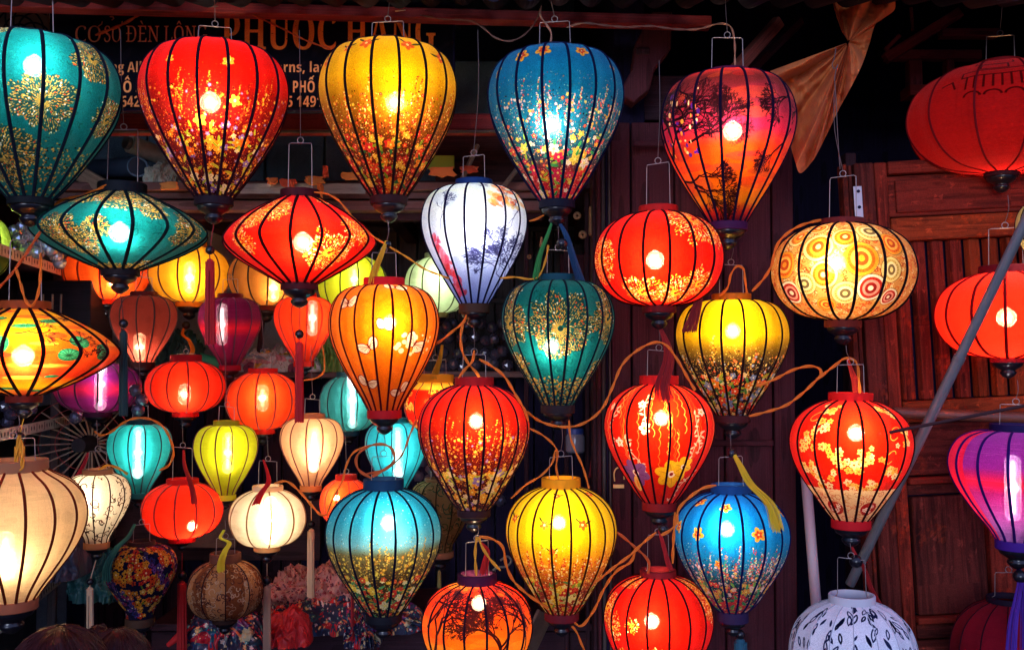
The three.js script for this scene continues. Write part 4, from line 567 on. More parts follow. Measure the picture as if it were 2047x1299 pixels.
L({ label: 'white balloon lantern with brown scrolls and a cream tassel, half behind the plain cream lantern', shape: 'balloon', cx: 192, t: 948, b: 1086, w: 64, d: 3.0, rt: 26, rb: 22, ht: 10, hb: 10, n: 12, rib: '#3a1c10', ring: '#8a5a3a', ring2: '#a8693a', bulb: [172, 1000], warm: [1, 0.86, 0.64], I: 0.65, hang: 895, wire: 840,
  tassel: { col: '#b89878', x: 179, bead: 1163, y0: 1172, y1: 1262, w: 6, br: 7, cord: '#c8a888' } },
  (g) => { g.fill([[0, '#f2dcc0'], [1, '#f2dcc0']]); g.uniform(0.05, 0.97, 150, (u, v) => g.put(u, v, rnd() * 6, (c) => { c.strokeStyle = pick(['#3a1a10', '#5a2414', '#2a1410']); c.lineWidth = rr(0.9, 1.9); c.beginPath(); c.arc(0, 0, rr(3, 7), 0, rr(2.5, 5)); c.stroke(); if (rnd() < 0.5) { c.fillStyle = c.strokeStyle; c.beginPath(); c.ellipse(5, 5, 1.4, 3.6, rnd() * 3, 0, 6.3); c.fill(); } })); });

// the inner rows: plain silk
const S = (label, shape, cx, t, b, w, d, color, o = {}) => L({ label, group: G2, shape, cx, t, b, w, d, color, rt: w * 0.36, rb: w * 0.3, ht: 9, hb: 9, n: 12, rough: 0.88, ribW: 0.022, hang: t - 45, ...o });
S('orange red round lantern half behind the teal saucer lantern', 'round', 212, 486, 600, 84, 3.7, [0.82, 0.08, 0.008], { rib: '#7a0c08', ring: '#c0300c', ring2: '#b82c0a', bulb: [226, 565], I: 0.75, warm: [1, 0.8, 0.5], wire: 380 });
S('golden yellow round lantern left of the red tassel', 'round', 378, 492, 605, 81, 3.7, [0.84, 0.38, 0.012], { rib: '#5a1c08', ring: '#c87010', ring2: '#c06a10', bulb: [378, 555], tubeBulb: 40, warm: WHITE, I: 0.5, wire: 330,
  drapes: [{ pts: [[368, 652], [364, 668], [378, 682, 0.02], [384, 700, 0.02], [376, 722, 0.02], [386, 735, 0.03], [398, 752, 0.03]], col: '#d88a14', w: 6, n: 22, bead: [371, 650], br: 8 }] });
S('bronze round lantern half behind the red saucer lantern', 'round', 532, 500, 612, 76, 3.7, [0.45, 0.16, 0.03], { rib: '#1c0808', ring: '#4a100c', bulb: [546, 575], tubeBulb: 34, warm: [1, 0.74, 0.4], I: 0.9, wire: 380, rough: 0.8 });
S('lime yellow round lantern between the red saucer and the orange butterfly lantern', 'round', 706, 512, 630, 70, 3.7, [0.6, 0.72, 0.03], { rib: '#2a3a08', ring: '#7a8a14', bulb: [708, 558], tubeBulb: 36, warm: [1, 0.82, 0.5], I: 0.42, wire: 380 });
S('pale mint round lantern half behind the dazzling white lantern', 'round', 874, 515, 626, 66, 3.7, [0.6, 0.8, 0.5], { rib: '#3a4a20', ring: '#8a9a70', ring2: '#7a7040', bulb: [874, 560], warm: [1, 0.93, 0.7], I: 0.4, wire: 380 });
S('brown satin balloon lantern with a golden foot', 'balloon', 285, 592, 726, 66, 3.5, [0.22, 0.03, 0.026], { rib: '#140808', ring: '#5a1410', ring2: '#2a0c0c', bulb: [278, 694], tubeBulb: 34, fwd: 0.2, warm: [1, 0.72, 0.36], I: 1.8, rough: 0.8, wire: 380 });
const glowBand = (a, b, c2) => (g) => { g.fill([[0, a], [0.38, a], [0.5, b], [0.62, c2], [1, c2]]); for (let i = 0; i < 400; i++) { g.ctx.strokeStyle = `rgba(255,${Math.floor(rr(60, 200))},${Math.floor(rr(120, 220))},${rr(0.03, 0.14)})`; g.ctx.lineWidth = rr(0.5, 2); const y = rnd() * TH, x = rnd() * TW; g.ctx.beginPath(); g.ctx.moveTo(x, y); g.ctx.lineTo(x + rr(20, 200), y); g.ctx.stroke(); } };  // purple silk with the red glow of nearby lanterns painted in as a band
{ const s = { shape: 'balloon', cx: 459, t: 596, b: 732, w: 63, rt: 22, rb: 19 }; S('purple satin balloon lantern with a painted red glow band and a bright streak', 'balloon', 459, 596, 732, 63, 3.5, [0.9, 0.9, 0.9], { map: printed(s, glowBand('#4e0826', '#a80e18', '#580420')), rib: '#1a0618', ring: '#6a0a24', ring2: '#7a0c20', bulb: [443, 648], tubeBulb: 62, fwd: 0.2, warm: [1, 0.86, 0.82], I: 0.4, rough: 0.82, glow: 20, wire: 560 }); }
S('vermilion balloon lantern below the red saucer lantern', 'balloon', 607, 594, 724, 60, 3.5, [0.82, 0.04, 0.006], { rib: '#8a0c08', ring: '#b81808', ring2: '#b01808', bulb: [624, 636], tubeBulb: 50, fwd: 0.25, warm: WHITE, I: 0.8, rough: 0.84, wire: 560 });
{ const s = { shape: 'round', cx: 194, t: 724, b: 824, w: 83, rt: 30, rb: 25 }; S('plum purple round satin lantern below the lily pad saucer', 'round', 194, 724, 824, 83, 3.5, [0.9, 0.9, 0.9], { map: printed(s, glowBand('#560f48', '#a81430', '#560c3c')), rib: '#1c0618', ring: '#4a0a2a', ring2: '#3a0a28', bulb: [200, 768], tubeBulb: 80, warm: [1, 0.86, 0.86], I: 0.4, rough: 0.82, glow: 20, wire: 690 }); }
S('bright red round lantern under the orange tassel', 'round', 370, 722, 824, 78, 3.45, [0.82, 0.026, 0.008], { rib: '#6a0408', ring: '#8a0a18', ring2: '#b81410', bulb: [368, 788], I: 0.8, tubeBulb: 18, ht: 13, wire: 690, hang: 700 });
S('orange red round lantern between the bright red and the dark teal lantern', 'round', 524, 745, 858, 74, 3.45, [0.82, 0.055, 0.008], { rib: '#7a0c08', ring: '#b01410', ring2: '#b81c10', bulb: [524, 795], I: 0.75, tubeBulb: 30, warm: [1, 0.78, 0.46], wire: 640 });
S('dark teal striped round satin lantern behind the foot of the orange butterfly lantern', 'round', 697, 752, 862, 60, 3.5, [0.02, 0.16, 0.145], { rib: '#04141a', ring: '#1a3a3a', ring2: '#1c3a4a', bulb: [704, 800], tubeBulb: 90, warm: [1, 0.95, 0.88], I: 0.5, rough: 0.8, glow: 22, wire: 690 });
S('turquoise balloon lantern with black ribs under an arched cable', 'balloon', 277, 848, 986, 63, 3.3, [0.015, 0.32, 0.29], { rib: '#04101a', ring: '#0a2a30', ring2: '#0a4a4a', bulb: [275, 905], tubeBulb: 80, warm: [1, 0.95, 0.9], I: 0.46, rough: 0.84, glow: 22, wire: 700 });
S('lime green balloon lantern in the middle of the left rows', 'balloon', 449, 850, 990, 64, 3.3, [0.56, 0.58, 0.012], { rib: '#5a1c08', ring: '#8a7a10', ring2: '#a8a018', bulb: [455, 905], tubeBulb: 60, warm: [1, 0.88, 0.6], I: 0.5, hang: 806, wire: 700 });
S('peach balloon lantern with a long cream tassel', 'balloon', 621, 836, 972, 64, 3.3, [0.84, 0.45, 0.22], { rib: '#6a1408', ring: '#a86038', ring2: '#b8642c', bulb: [627, 900], tubeBulb: 66, warm: [1, 0.88, 0.66], I: 0.7, wire: 690,
  tassel: { col: '#c8a078', x: 622, bead: 1048, y0: 1056, y1: 1196, w: 7, br: 8, cord: '#d8b080' } });
S('aqua blue balloon lantern behind the sky blue one with grass', 'balloon', 791, 845, 985, 62, 3.2, [0.02, 0.38, 0.42], { rib: '#06283a', ring: '#0f5a64', ring2: '#0f5a64', bulb: [795, 905], tubeBulb: 80, warm: [1, 0.95, 0.9], I: 0.42, glow: 22, rough: 0.84, wire: 840, hang: 838 });
S('red round lantern with a long red tassel, left of the white one', 'round', 363, 966, 1074, 80, 3.25, [0.82, 0.024, 0.008], { rib: '#7a0408', ring: '#c01410', ring2: '#b01010', bulb: [383, 1052], fwd: 0.35, I: 0.75, warm: [1, 0.76, 0.42], hang: 888, wire: 840, fs: 0.7,
  tassel: { col: '#a00c10', bead: 1150, y0: 1160, y1: 1330, w: 8, br: 9 }, drapes: [{ pts: [[366, 900], [368, 930, 0.04], [378, 960, 0.08], [385, 985, 0.11], [388, 1008, 0.13]], col: '#a80a10', w: 5, n: 22, flare: 1 }] });
S('white round lantern with red threads on its shoulder and a cream tassel', 'round', 533, 980, 1092, 77, 3.2, [0.84, 0.68, 0.44], { rib: '#8a5a28', ring: '#d0a878', ring2: '#c88a50', bulb: [540, 1040], tubeBulb: 70, warm: [1, 0.93, 0.76], I: 0.7, hang: 915, wire: 870, n: 10,
  tassel: { col: '#a8886c', bead: 1160, y0: 1170, y1: 1330, w: 7, br: 9, cord: '#b89878' }, drapes: [{ pts: [[526, 920], [534, 945, 0.03], [536, 965, 0.06], [522, 985, 0.09], [510, 1010, 0.13]], col: '#c80c10', w: 5, n: 22, flare: 1.4 }] });
L({ label: 'red flowered round lantern with yellow collar, mostly behind the red lantern with gold blossoms', group: G2, shape: 'round', cx: 868, t: 762, b: 862, w: 62, d: 3.0, rt: 34, rb: 22, ht: 14, hb: 10, n: 12, ring: '#d89a20', rib: '#5a0808', bulb: [868, 812], I: 0.9, hang: 712, wire: 660,
  drapes: [{ pts: [[884, 690], [880, 715], [872, 740, 0.03], [866, 760, 0.05]], col: '#c8a010', w: 7, n: 20 }] },
  (g) => { g.fill([[0, '#f0b838'], [0.16, '#f0b030'], [0.2, '#d01808'], [1, '#c01408']]); g.uniform(0, 0.8, 160, (u, v) => g.put(u, v, rnd() * 6, (c) => flower(c, rr(4, 8), pick(['#f0a038', '#f4c860', '#d83a18']), '#a01008'))); });
L({ label: 'unlit olive green balloon lantern of patterned cloth behind the sky blue one', group: G2, shape: 'balloon', cx: 880, t: 962, b: 1104, w: 62, d: 3.1, rt: 28, rb: 24, ht: 6, hb: 10, n: 12, rib: '#2a2a14', ring: '#6a4a28', ring2: '#8a6a48', hang: 915, wire: 870,
  tassel: { col: '#8a8a4a', x: 878, bead: 1130, y0: 1140, y1: 1176, w: 3, br: 4 } },
  (g) => { g.fill([[0, '#8a7a48'], [1, '#8a7a48']]); g.uniform(0, 1, 300, (u, v) => g.put(u, v, rnd() * 6, (c) => { c.strokeStyle = pick(['#4a5a28', '#2a5a3a', '#b0985a', '#5a4a20']); c.lineWidth = 2; c.beginPath(); c.arc(0, 0, rr(3, 8), 0, 4); c.stroke(); })); });
S('orange red round lantern mostly behind the sky blue one with grass', 'round', 690, 958, 1050, 52, 3.2, [0.85, 0.07, 0.012], { rib: '#8a0c08', ring: '#a81408', bulb: [672, 995], I: 1, wire: 870, hang: 940 });
L({ label: 'unlit lantern of dark cloth crowded with orange and purple flowers, with a green tassel', group: G2, shape: 'balloon', cx: 279, t: 1090, b: 1236, w: 70, d: 3.1, rt: 24, rb: 26, ht: 8, hb: 14, n: 10, ribW: 0.01, rib: '#1a1020', ring: '#3a1a14', ring2: '#3a2418', hang: 1042, wire: 1010,
  drapes: [{ pts: [[268, 1048], [256, 1072, 0.04], [232, 1096, 0.08], [214, 1130, 0.1], [212, 1165, 0.1]], col: '#1f5a4a', w: 7, n: 28, flare: 1 }] },
  (g) => { g.fill([[0, '#16122c'], [1, '#16122c']]); const zone = (u) => noise.noise(u * 14, 3.1, 0.5); g.uniform(0.02, 1, 900, (u, v) => g.put(u, v, rnd() * 6, (c) => { const z = zone(u + v * 0.3); const cols = z > 0.15 ? ['#e08a18', '#f0a828', '#d86a1a'] : z > -0.12 ? ['#d84018', '#e08a20', '#c82a1c', '#f0b040'] : ['#4a3a7a', '#6a3a80', '#2a2a60', '#8a2a50']; rnd() < 0.1 ? leaf(c, 6, '#6a8a20') : flower(c, rr(4, 8), pick(cols), pick(['#f8e0a0', '#3a0c10'])); })); });
L({ label: 'unlit brown lace round lantern with a yellow tassel knotted on top', group: G2, shape: 'round', cx: 449, t: 1122, b: 1236, w: 77, d: 3.1, rt: 28, rb: 22, ht: 16, hb: 8, n: 10, ribW: 0.016, rib: '#2a1414', ring: '#5a3024', ring2: '#3a2018', hang: 1070, wire: 1040, trans: 0.25,
  drapes: [{ pts: [[447, 1060], [440, 1075, 0.02], [458, 1085, 0.03], [450, 1100, 0.05], [442, 1122, 0.09], [440, 1144, 0.12]], col: '#c8b418', w: 6, n: 26, flare: 0.9 }], tassel: { col: '#a89888', bead: 1298, y0: 1306, y1: 1330, w: 3, br: 4 } },
  (g) => { g.fill([[0, '#d0782e'], [1, '#b4642a']]); for (let i = 0; i < 12; i++) { g.ctx.fillStyle = i % 2 ? 'rgba(190,150,110,0.5)' : 'rgba(60,24,24,0.45)'; g.ctx.fillRect(i / 12 * TW, 0, TW / 12, TH); } g.uniform(0, 1, 900, (u, v) => g.put(u, v, rnd() * 6, (c) => { c.strokeStyle = pick(['#4a2420', '#d0a880', '#5a2c24', '#b08a68']); c.lineWidth = rr(0.8, 2); c.beginPath(); c.arc(0, 0, rr(2, 6), 0, 4.5); c.stroke(); })); });

// right edge
S('glowing red round lantern behind the leaning steel pole', 'round', 2016, 545, 716, 136, 2.75, [0.85, 0.022, 0.008], { group: G1, fwd: 0.25, rib: '#7a0408', ring: '#5a0812', ring2: '#8a0c14', rt: 48, rb: 30, ht: 14, bulb: [2013, 635], I: 0.85, warm: [1, 0.7, 0.36], hang: 446, wire: 390, n: 14, finial: true });
S('sliver of a pale yellow lantern at the right edge above the pole', 'balloon', 2113, 400, 560, 72, 2.7, [0.85, 0.7, 0.3], { group: G1, ring: '#8a6a20', bulb: [2090, 460], I: 1, warm: WHITE, wire: 200 });
{ const s = { shape: 'balloon', cx: 2035, t: 862, b: 1082, w: 127, rt: 46, rb: 38 }; S('violet satin balloon lantern with painted crimson glow and purple ribs at the right edge', 'balloon', 2035, 862, 1082, 127, 2.65, [0.9, 0.9, 0.9], { group: G1, map: printed(s, (g) => { g.fill([[0, '#6a2a80'], [0.4, '#7a1a70'], [0.5, '#c81430'], [0.58, '#8a1450'], [1, '#7a5088']]); for (const [u0, u1] of [[0.2, 0.36], [0.7, 0.8]]) { g.ctx.fillStyle = 'rgba(210,16,40,0.8)'; g.ctx.fillRect(u0 * TW, 0, (u1 - u0) * TW, TH); } for (let i = 0; i < 500; i++) { g.ctx.strokeStyle = `rgba(255,${Math.floor(rr(120, 230))},${Math.floor(rr(180, 240))},${rr(0.04, 0.16)})`; g.ctx.lineWidth = rr(0.5, 2); const y = rnd() * TH, x = rnd() * TW; g.ctx.beginPath(); g.ctx.moveTo(x, y); g.ctx.lineTo(x + rr(20, 160), y + rr(-6, 6)); g.ctx.stroke(); } }), rt: 46, rb: 38, ht: 14, hb: 16, rib: '#240a50', ring: '#120a3a', ring2: '#3a1470', bulb: [2026, 975], tubeBulb: 100, fwd: 0.2, warm: [1, 0.9, 0.95], I: 0.38, rough: 0.84, glow: 22, hang: 800, wire: 760, n: 14,  // crimson glow of neighbouring lanterns painted into the violet silk
  drapes: [{ pts: [[2035, 1130], [2040, 1160, 0.02], [2034, 1200, 0.08], [2026, 1250, 0.14], [2022, 1310, 0.16]], col: '#4a1a8a', w: 9, n: 26 }, { pts: [[2038, 1135], [2044, 1170, 0.02], [2048, 1220, 0.1], [2050, 1310, 0.14]], col: '#4a1a8a', w: 8, n: 22, bead: [2040, 1152, 0.02], br: 13 }] }); }
L({ label: 'unlit white round lantern with dark leaf outlines, open ring on top', shape: 'round', cx: 1708, t: 1204, b: 1420, w: 124, d: 2.58, rt: 42, rb: 34, ht: 14, hb: 12, n: 16, ribW: 0.008, rib: '#a8a8b0', ring: '#b8b4b8', hang: 1110, wire: 1085, wx: 1700, trans: 0.04 },
  (g) => { g.fill([[0, '#f0f0f4'], [1, '#f0f0f4']]); g.uniform(0.1, 0.98, 330, (u, v) => g.put(u, v, rr(-0.7, 0.7), (c) => { c.strokeStyle = c.fillStyle = pick(['#141a3a', '#20284a', '#0c1028']); c.lineWidth = rr(1.8, 3.2); const s = rr(8, 16); c.beginPath(); c.moveTo(0, -s); c.quadraticCurveTo(s * 0.6, 0, 0, s * 0.9); c.quadraticCurveTo(-s * 0.5, 0, 0, -s); rnd() < 0.3 ? c.fill() : c.stroke(); })); });
S('unlit dark crimson round lantern in the lower right corner', 'round', 2024, 1204, 1420, 114, 2.75, [0.3, 0.008, 0.02], { group: G1, bulb: null, rt: 40, rb: 30, rib: '#2a0410', ring: '#1a0a1c', ribW: 0.012, hang: 1138, wire: 1110, n: 14, trans: 0.3 });
// ---------------------------------------------------------------- power cables
const flexMats = [mat([0.6, 0.13, 0.01], { roughness: 0.6, specularIntensity: 0.4 }), mat([0.46, 0.07, 0.01], { roughness: 0.6, specularIntensity: 0.4 }), mat([0.62, 0.24, 0.015], { roughness: 0.6, specularIntensity: 0.4 }), mat([0.2, 0.09, 0.06], { roughness: 0.55 })];
function cable(label, pts, d, m = 0, r0 = 0.0023) {
  const r = r0 * 0.74;           // two cores twisted together
  const curve = new THREE.CatmullRomCurve3(pts.map(([x, y, dd = 0]) => P(x, y, d - dd)), false, 'centripetal'), len = curve.getLength(), n = Math.max(12, Math.round(len * 90)), A = [], B = [];
  const fr = curve.computeFrenetFrames(n, false);
  for (let i = 0; i <= n; i++) { const p = curve.getPointAt(i / n), a = i / n * len * 75, o = fr.normals[i].clone().multiplyScalar(Math.cos(a) * r * 0.9).addScaledVector(fr.binormals[i], Math.sin(a) * r * 0.9); A.push(p.clone().add(o)); B.push(p.sub(o)); }
  const t = (q) => new THREE.TubeGeometry(new THREE.CatmullRomCurve3(q), n * 2, r, 6);
  const c = thing('power_cable', label, 'cable', A[0], 'cables looped between the lanterns');
  wpart('core', t(A), flexMats[m], c); wpart('core', t(B), flexMats[m], c);
}
cable('thin cable running along the long beam down to the peacock blue lantern', [[840, 30], [880, 38], [942, 42], [965, 55], [990, 75], [1020, 82], [1050, 68], [1072, 40], [1082, 14]], 2.85, 3, 0.002);
cable('brown cable curling over the wire bail into the peacock blue lantern', [[1082, 12], [1080, 30], [1092, 48], [1102, 66], [1101, 84]], 2.72, 3);
cable('brown cable sagging along the beam from the bracket to the sunset lantern', [[1132, 55], [1165, 46], [1205, 50], [1250, 54], [1300, 52], [1350, 58], [1395, 58], [1440, 47], [1460, 52], [1468, 75], [1470, 130]], 2.8, 3);
cable('reddish cable hanging loosely across the big letters of the signboard', [[505, 30], [560, 55], [610, 80], [660, 98]], 2.95, 1);
cable('reddish rod like cable slanting down across the first words of the signboard', [[288, 22], [245, 48], [190, 70]], 3.0, 1, 0.0035);
cable('orange cable from the teal saucer lantern towards the teal balloon lantern', [[218, 368], [190, 380], [160, 392], [128, 398], [95, 418], [62, 440]], 2.7, 0, 0.003);
cable('orange cable from the red saucer lantern to the yellow knot above the butterflies', [[628, 384], [655, 388], [678, 402], [698, 426], [722, 452], [748, 474], [774, 490]], 2.72, 0);
cable('orange cable from the yellow knot to the foot of the dazzling white lantern', [[776, 492], [810, 512], [850, 538], [888, 553, 0.02], [905, 560, -0.2]], 2.7, 2);
cable('dark orange cable stretched to the left edge above the lily pad saucer', [[80, 462], [45, 515], [18, 552], [-20, 590]], 2.6, 1, 0.003);
cable('orange cable loop dropping into the lily pad saucer lantern', [[30, 534], [38, 560], [52, 604], [62, 612], [74, 590], [80, 545], [80, 505]], 2.6, 0, 0.003);
cable('yellow orange cable knotted into the tall cream lantern', [[38, 870], [34, 900], [32, 930], [40, 940], [44, 915], [40, 880]], 2.5, 2, 0.004);
cable('bright orange cable from the butterfly lantern to the foot of the white lantern', [[862, 692], [880, 682], [905, 662], [928, 642], [932, 630]], 2.68, 0, 0.003);
cable('bright orange cable crossing in front of the bail of the red blossom lantern', [[926, 644], [921, 672], [924, 702], [936, 726], [955, 748], [962, 762]], 2.62, 0, 0.003);
cable('bright orange cable slanting into the collar of the red blossom lantern', [[948, 700], [944, 722], [930, 738], [916, 756]], 2.6, 0, 0.003);
cable('bright orange cable running right from the red blossom lantern to its shoulder', [[958, 718], [985, 733], [1008, 752], [1030, 788], [1050, 822], [1056, 842]], 2.58, 0, 0.003);
cable('long orange cable slung under the rosette lantern up to the red lantern with big flowers', [[1054, 824, 0.04], [1080, 842], [1112, 852], [1148, 852], [1178, 840], [1205, 815], [1224, 775], [1245, 728], [1275, 700], [1312, 684], [1332, 690], [1350, 712], [1378, 760], [1390, 780]], 2.6, 0, 0.0028);
cable('orange cable from the red blossom lantern to the bail of the lemon yellow lantern', [[1058, 856], [1082, 868], [1104, 886], [1114, 902], [1112, 935], [1118, 962]], 2.6, 0);
cable('orange cable curving left down to the shoulder of the lemon yellow lantern', [[1110, 900], [1104, 925], [1082, 950], [1050, 970], [1022, 996]], 2.57, 0);
cable('orange cable dropping right of the rosette lantern to the lemon yellow lantern', [[1138, 840], [1140, 872], [1150, 900], [1164, 930], [1172, 955], [1178, 976]], 2.58, 0);
cable('orange cable looping from the navy footed lantern up to the ringed cream lantern', [[1438, 592], [1455, 575], [1462, 548], [1474, 532], [1486, 536], [1490, 560], [1494, 586]], 2.74, 0, 0.0026);
cable('orange cable around the left side of the ringed cream lantern', [[1504, 582], [1528, 556], [1543, 530], [1550, 500], [1562, 478], [1590, 456], [1622, 444], [1642, 440]], 2.7, 0, 0.003);
cable('thick orange cable from the navy footed lantern up to the cherry blossom lantern', [[1498, 832], [1530, 824], [1572, 810], [1605, 786], [1635, 758], [1668, 732], [1692, 716], [1712, 724], [1718, 760], [1720, 790]], 2.64, 0, 0.003);
cable('orange cable loop left of the bail of the cherry blossom lantern', [[1512, 772], [1545, 760], [1590, 738], [1622, 732], [1640, 738], [1642, 750], [1632, 758]], 2.64, 0, 0.003);
cable('orange cable from the sunset garlic lantern along the lemon yellow lantern', [[958, 1072], [985, 1078], [1004, 1092], [1012, 1130], [1026, 1160], [1055, 1188], [1096, 1216]], 2.57, 0, 0.003);
cable('orange cable from the sunset garlic lantern to its collar', [[1000, 1140], [980, 1118], [962, 1090], [955, 1072], [950, 1100], [952, 1150]], 2.55, 2, 0.003);
cable('reddish orange cable from the lemon yellow to the gold bordered red lantern', [[1234, 1064], [1252, 1078], [1272, 1096], [1290, 1112], [1298, 1126], [1296, 1146]], 2.58, 1, 0.003);
cable('orange cable crossing it from the hook down towards the door post', [[1312, 1064], [1285, 1086], [1262, 1108], [1230, 1132], [1200, 1156], [1180, 1168]], 2.56, 0, 0.003);
cable('orange cable from the crossing down to the foot of the lemon yellow lantern', [[1270, 1102], [1262, 1122], [1232, 1142], [1206, 1180], [1186, 1222], [1160, 1252], [1146, 1242], [1136, 1238]], 2.6, 0, 0.003);
cable('orange cable hanging from the foot of the lemon yellow lantern out of the picture', [[1136, 1244], [1152, 1262], [1164, 1290], [1180, 1320]], 2.6, 0);
cable('orange brown cable ring beside the bail of the sky blue lantern', [[742, 956], [716, 938], [712, 915], [730, 895], [762, 888], [782, 896], [788, 920], [770, 938], [744, 952]], 2.56, 1, 0.003);
cable('thin orange cable from the butterfly lantern foot past the aqua lantern', [[832, 838], [818, 872], [804, 908], [788, 926], [762, 940], [730, 948]], 2.6, 1);
cable('thin orange cable left of the sky blue lantern collar', [[652, 1030], [668, 990], [684, 962], [692, 930], [706, 905], [730, 892]], 2.62, 0);
cable('orange cable arched over the turquoise lantern', [[188, 862], [200, 870], [220, 864], [244, 846], [268, 836], [300, 838], [326, 854], [340, 880], [346, 905], [336, 930], [318, 940]], 3.22, 0, 0.003);
cable('yellow orange cable on the shoulder of the scrolled white lantern', [[196, 940], [214, 930], [236, 936], [254, 948]], 2.98, 2, 0.003);
cable('orange cable from the white lantern to the sky blue lantern', [[548, 966], [572, 962], [596, 980], [618, 1005], [640, 1028], [652, 1030]], 3.1, 0, 0.003);
cable('orange brown cable on the left shoulder of the cerulean lantern', [[1432, 970], [1405, 976], [1372, 1000], [1356, 1020], [1352, 1046], [1340, 1060], [1322, 1070]], 2.56, 0, 0.003);
cable('orange cable falling left of the cerulean lantern to the gold bordered red one', [[1350, 1024], [1348, 1060], [1346, 1095], [1345, 1126]], 2.56, 0, 0.003);
cable('orange cable from the mint lantern to the collar of the white lantern', [[1058, 442], [1072, 438], [1088, 430]], 2.7, 0);
cable('yellow cable on the left of the rosette lantern collar', [[1000, 556], [1030, 554], [1062, 558], [1078, 550], [1092, 515], [1096, 490]], 2.68, 2);
cable('orange cable hanging right of the vermilion lantern', [[644, 690], [648, 720], [646, 744], [630, 756], [606, 760]], 3.44, 0);

// ---------------------------------------------------------------- poles and rods
const steel = mat([0.27, 0.27, 0.29], { map: plasterMap, metalness: 0.35, roughness: 0.4 });
{
  const a = P(1700, 1168, 2.86), b = P(2120, 300, 2.42), pole = thing('pole', 'leaning grey steel pole crossing in front of the glowing red lantern at right', 'pole', a);
  const m = a.clone().lerp(b, 0.56);
  wpart('lower_tube', rod(a, m, 0.0138, 20), steel, pole); wpart('upper_tube', rod(m, b, 0.013, 20), steel, pole); wpart('joint_sleeve', rod(a.clone().lerp(b, 0.553), a.clone().lerp(b, 0.567), 0.0152, 20), steel, pole);
  const r0 = P(1764, 867, 2.5), r1 = P(2110, 799, 2.3), rodT = thing('rod', 'thin dark rod with a pale tip pointing left at the cherry blossom lantern', 'rod', r0);
  wpart('shaft', rod(r0, r1, 0.0042, 10), mat([0.035, 0.012, 0.014], { roughness: 0.6, specularIntensity: 0.3 }), rodT); wpart('tip', rod(P(1757, 868.4, 2.503), r0, 0.0036, 10), mat([0.8, 0.75, 0.7], { roughness: 0.5 }), rodT);
  single('pole', rod(P(1642, 1330, 3.05), P(1606, 880, 3.12), 0.016, 18), mat([0.5, 0.42, 0.45], { roughness: 0.6 }), 'slim pale upright pole in the gap behind the cherry blossom lantern', 'pole');
  single('pipe', rod(P(1786, 824, 2.94), P(2120, 838, 2.9), 0.0165, 18), mat([0.45, 0.16, 0.09], { map: wornMap, roughness: 0.5 }), 'reddish round bar across the door below its slats', 'pipe');
}
// ---------------------------------------------------------------- orange cloth gathered under the roof
{
  const G = [1697, 84], edge = [[1540, 142], [1558, 172], [1578, 205], [1576, 262], [1590, 322], [1600, 346], [1625, 322], [1650, 276], [1676, 222], [1700, 178], [1724, 130], [1738, 90], [1754, 44], [1790, 18], [1776, -30], [1725, -50], [1664, -30], [1668, 14], [1682, 60]];
  const ec = new THREE.CatmullRomCurve3(edge.map(([x, y]) => new THREE.Vector3(x, y, 0)), false, 'centripetal'), S2 = 260, T = 40, pos = [], uv = [], idx = [];
  for (let i = 0; i <= S2; i++) { const e = ec.getPoint(i / S2); for (let j = 0; j <= T; j++) { const t = 0.03 + 0.97 * j / T, x = G[0] + (e.x - G[0]) * t, y = G[1] + (e.y - G[1]) * t, f = i / S2; const z = (Math.sin(f * 62 + 1.2 * Math.sin(f * 17)) * 0.05 + Math.sin(f * 23 + 2) * 0.06 + Math.sin(f * 121 + t * 5) * 0.016) * Math.pow(t, 0.7) + noise.noise(x * 0.012, y * 0.012, 1) * 0.03 + noise.noise(x * 0.045, y * 0.045, 4) * 0.035 * t + noise.noise(x * 0.11, y * 0.11, 8) * 0.012 * t; const p = P(x, y, 2.85 - z); pos.push(p.x, p.y, p.z); uv.push(f * 3, t * 0.6); if (i && j) { const q = i * (T + 1) + j; idx.push(q - T - 2, q - 1, q, q - T - 2, q, q - T - 1); } } }
  const g = new THREE.BufferGeometry(); g.setAttribute('position', new THREE.Float32BufferAttribute(pos, 3)); g.setAttribute('uv', new THREE.Float32BufferAttribute(uv, 2)); g.setIndex(idx); g.computeVertexNormals();
  const dr = thing('cloth_drape', 'orange cloth gathered into folds under the roof, right of the sunset lantern', 'cloth', P(1697, 346, 2.85));
  wpart('cloth', g, mat([0.86, 0.25, 0.075], { map: rep(silkTex, 2, 2), roughness: 0.95, specularIntensity: 0.1, transmission: 0.42, thickness: 0 }), dr);
  wpart('string', tube([[1672, 96], [1668, 118], [1664, 130], [1670, 138], [1676, 128], [1670, 150], [1672, 200], [1676, 280], [1680, 338]].map(([x, y]) => P(x, y, 2.78)), 0.0012, 60, 4), fineWire, dr);
}
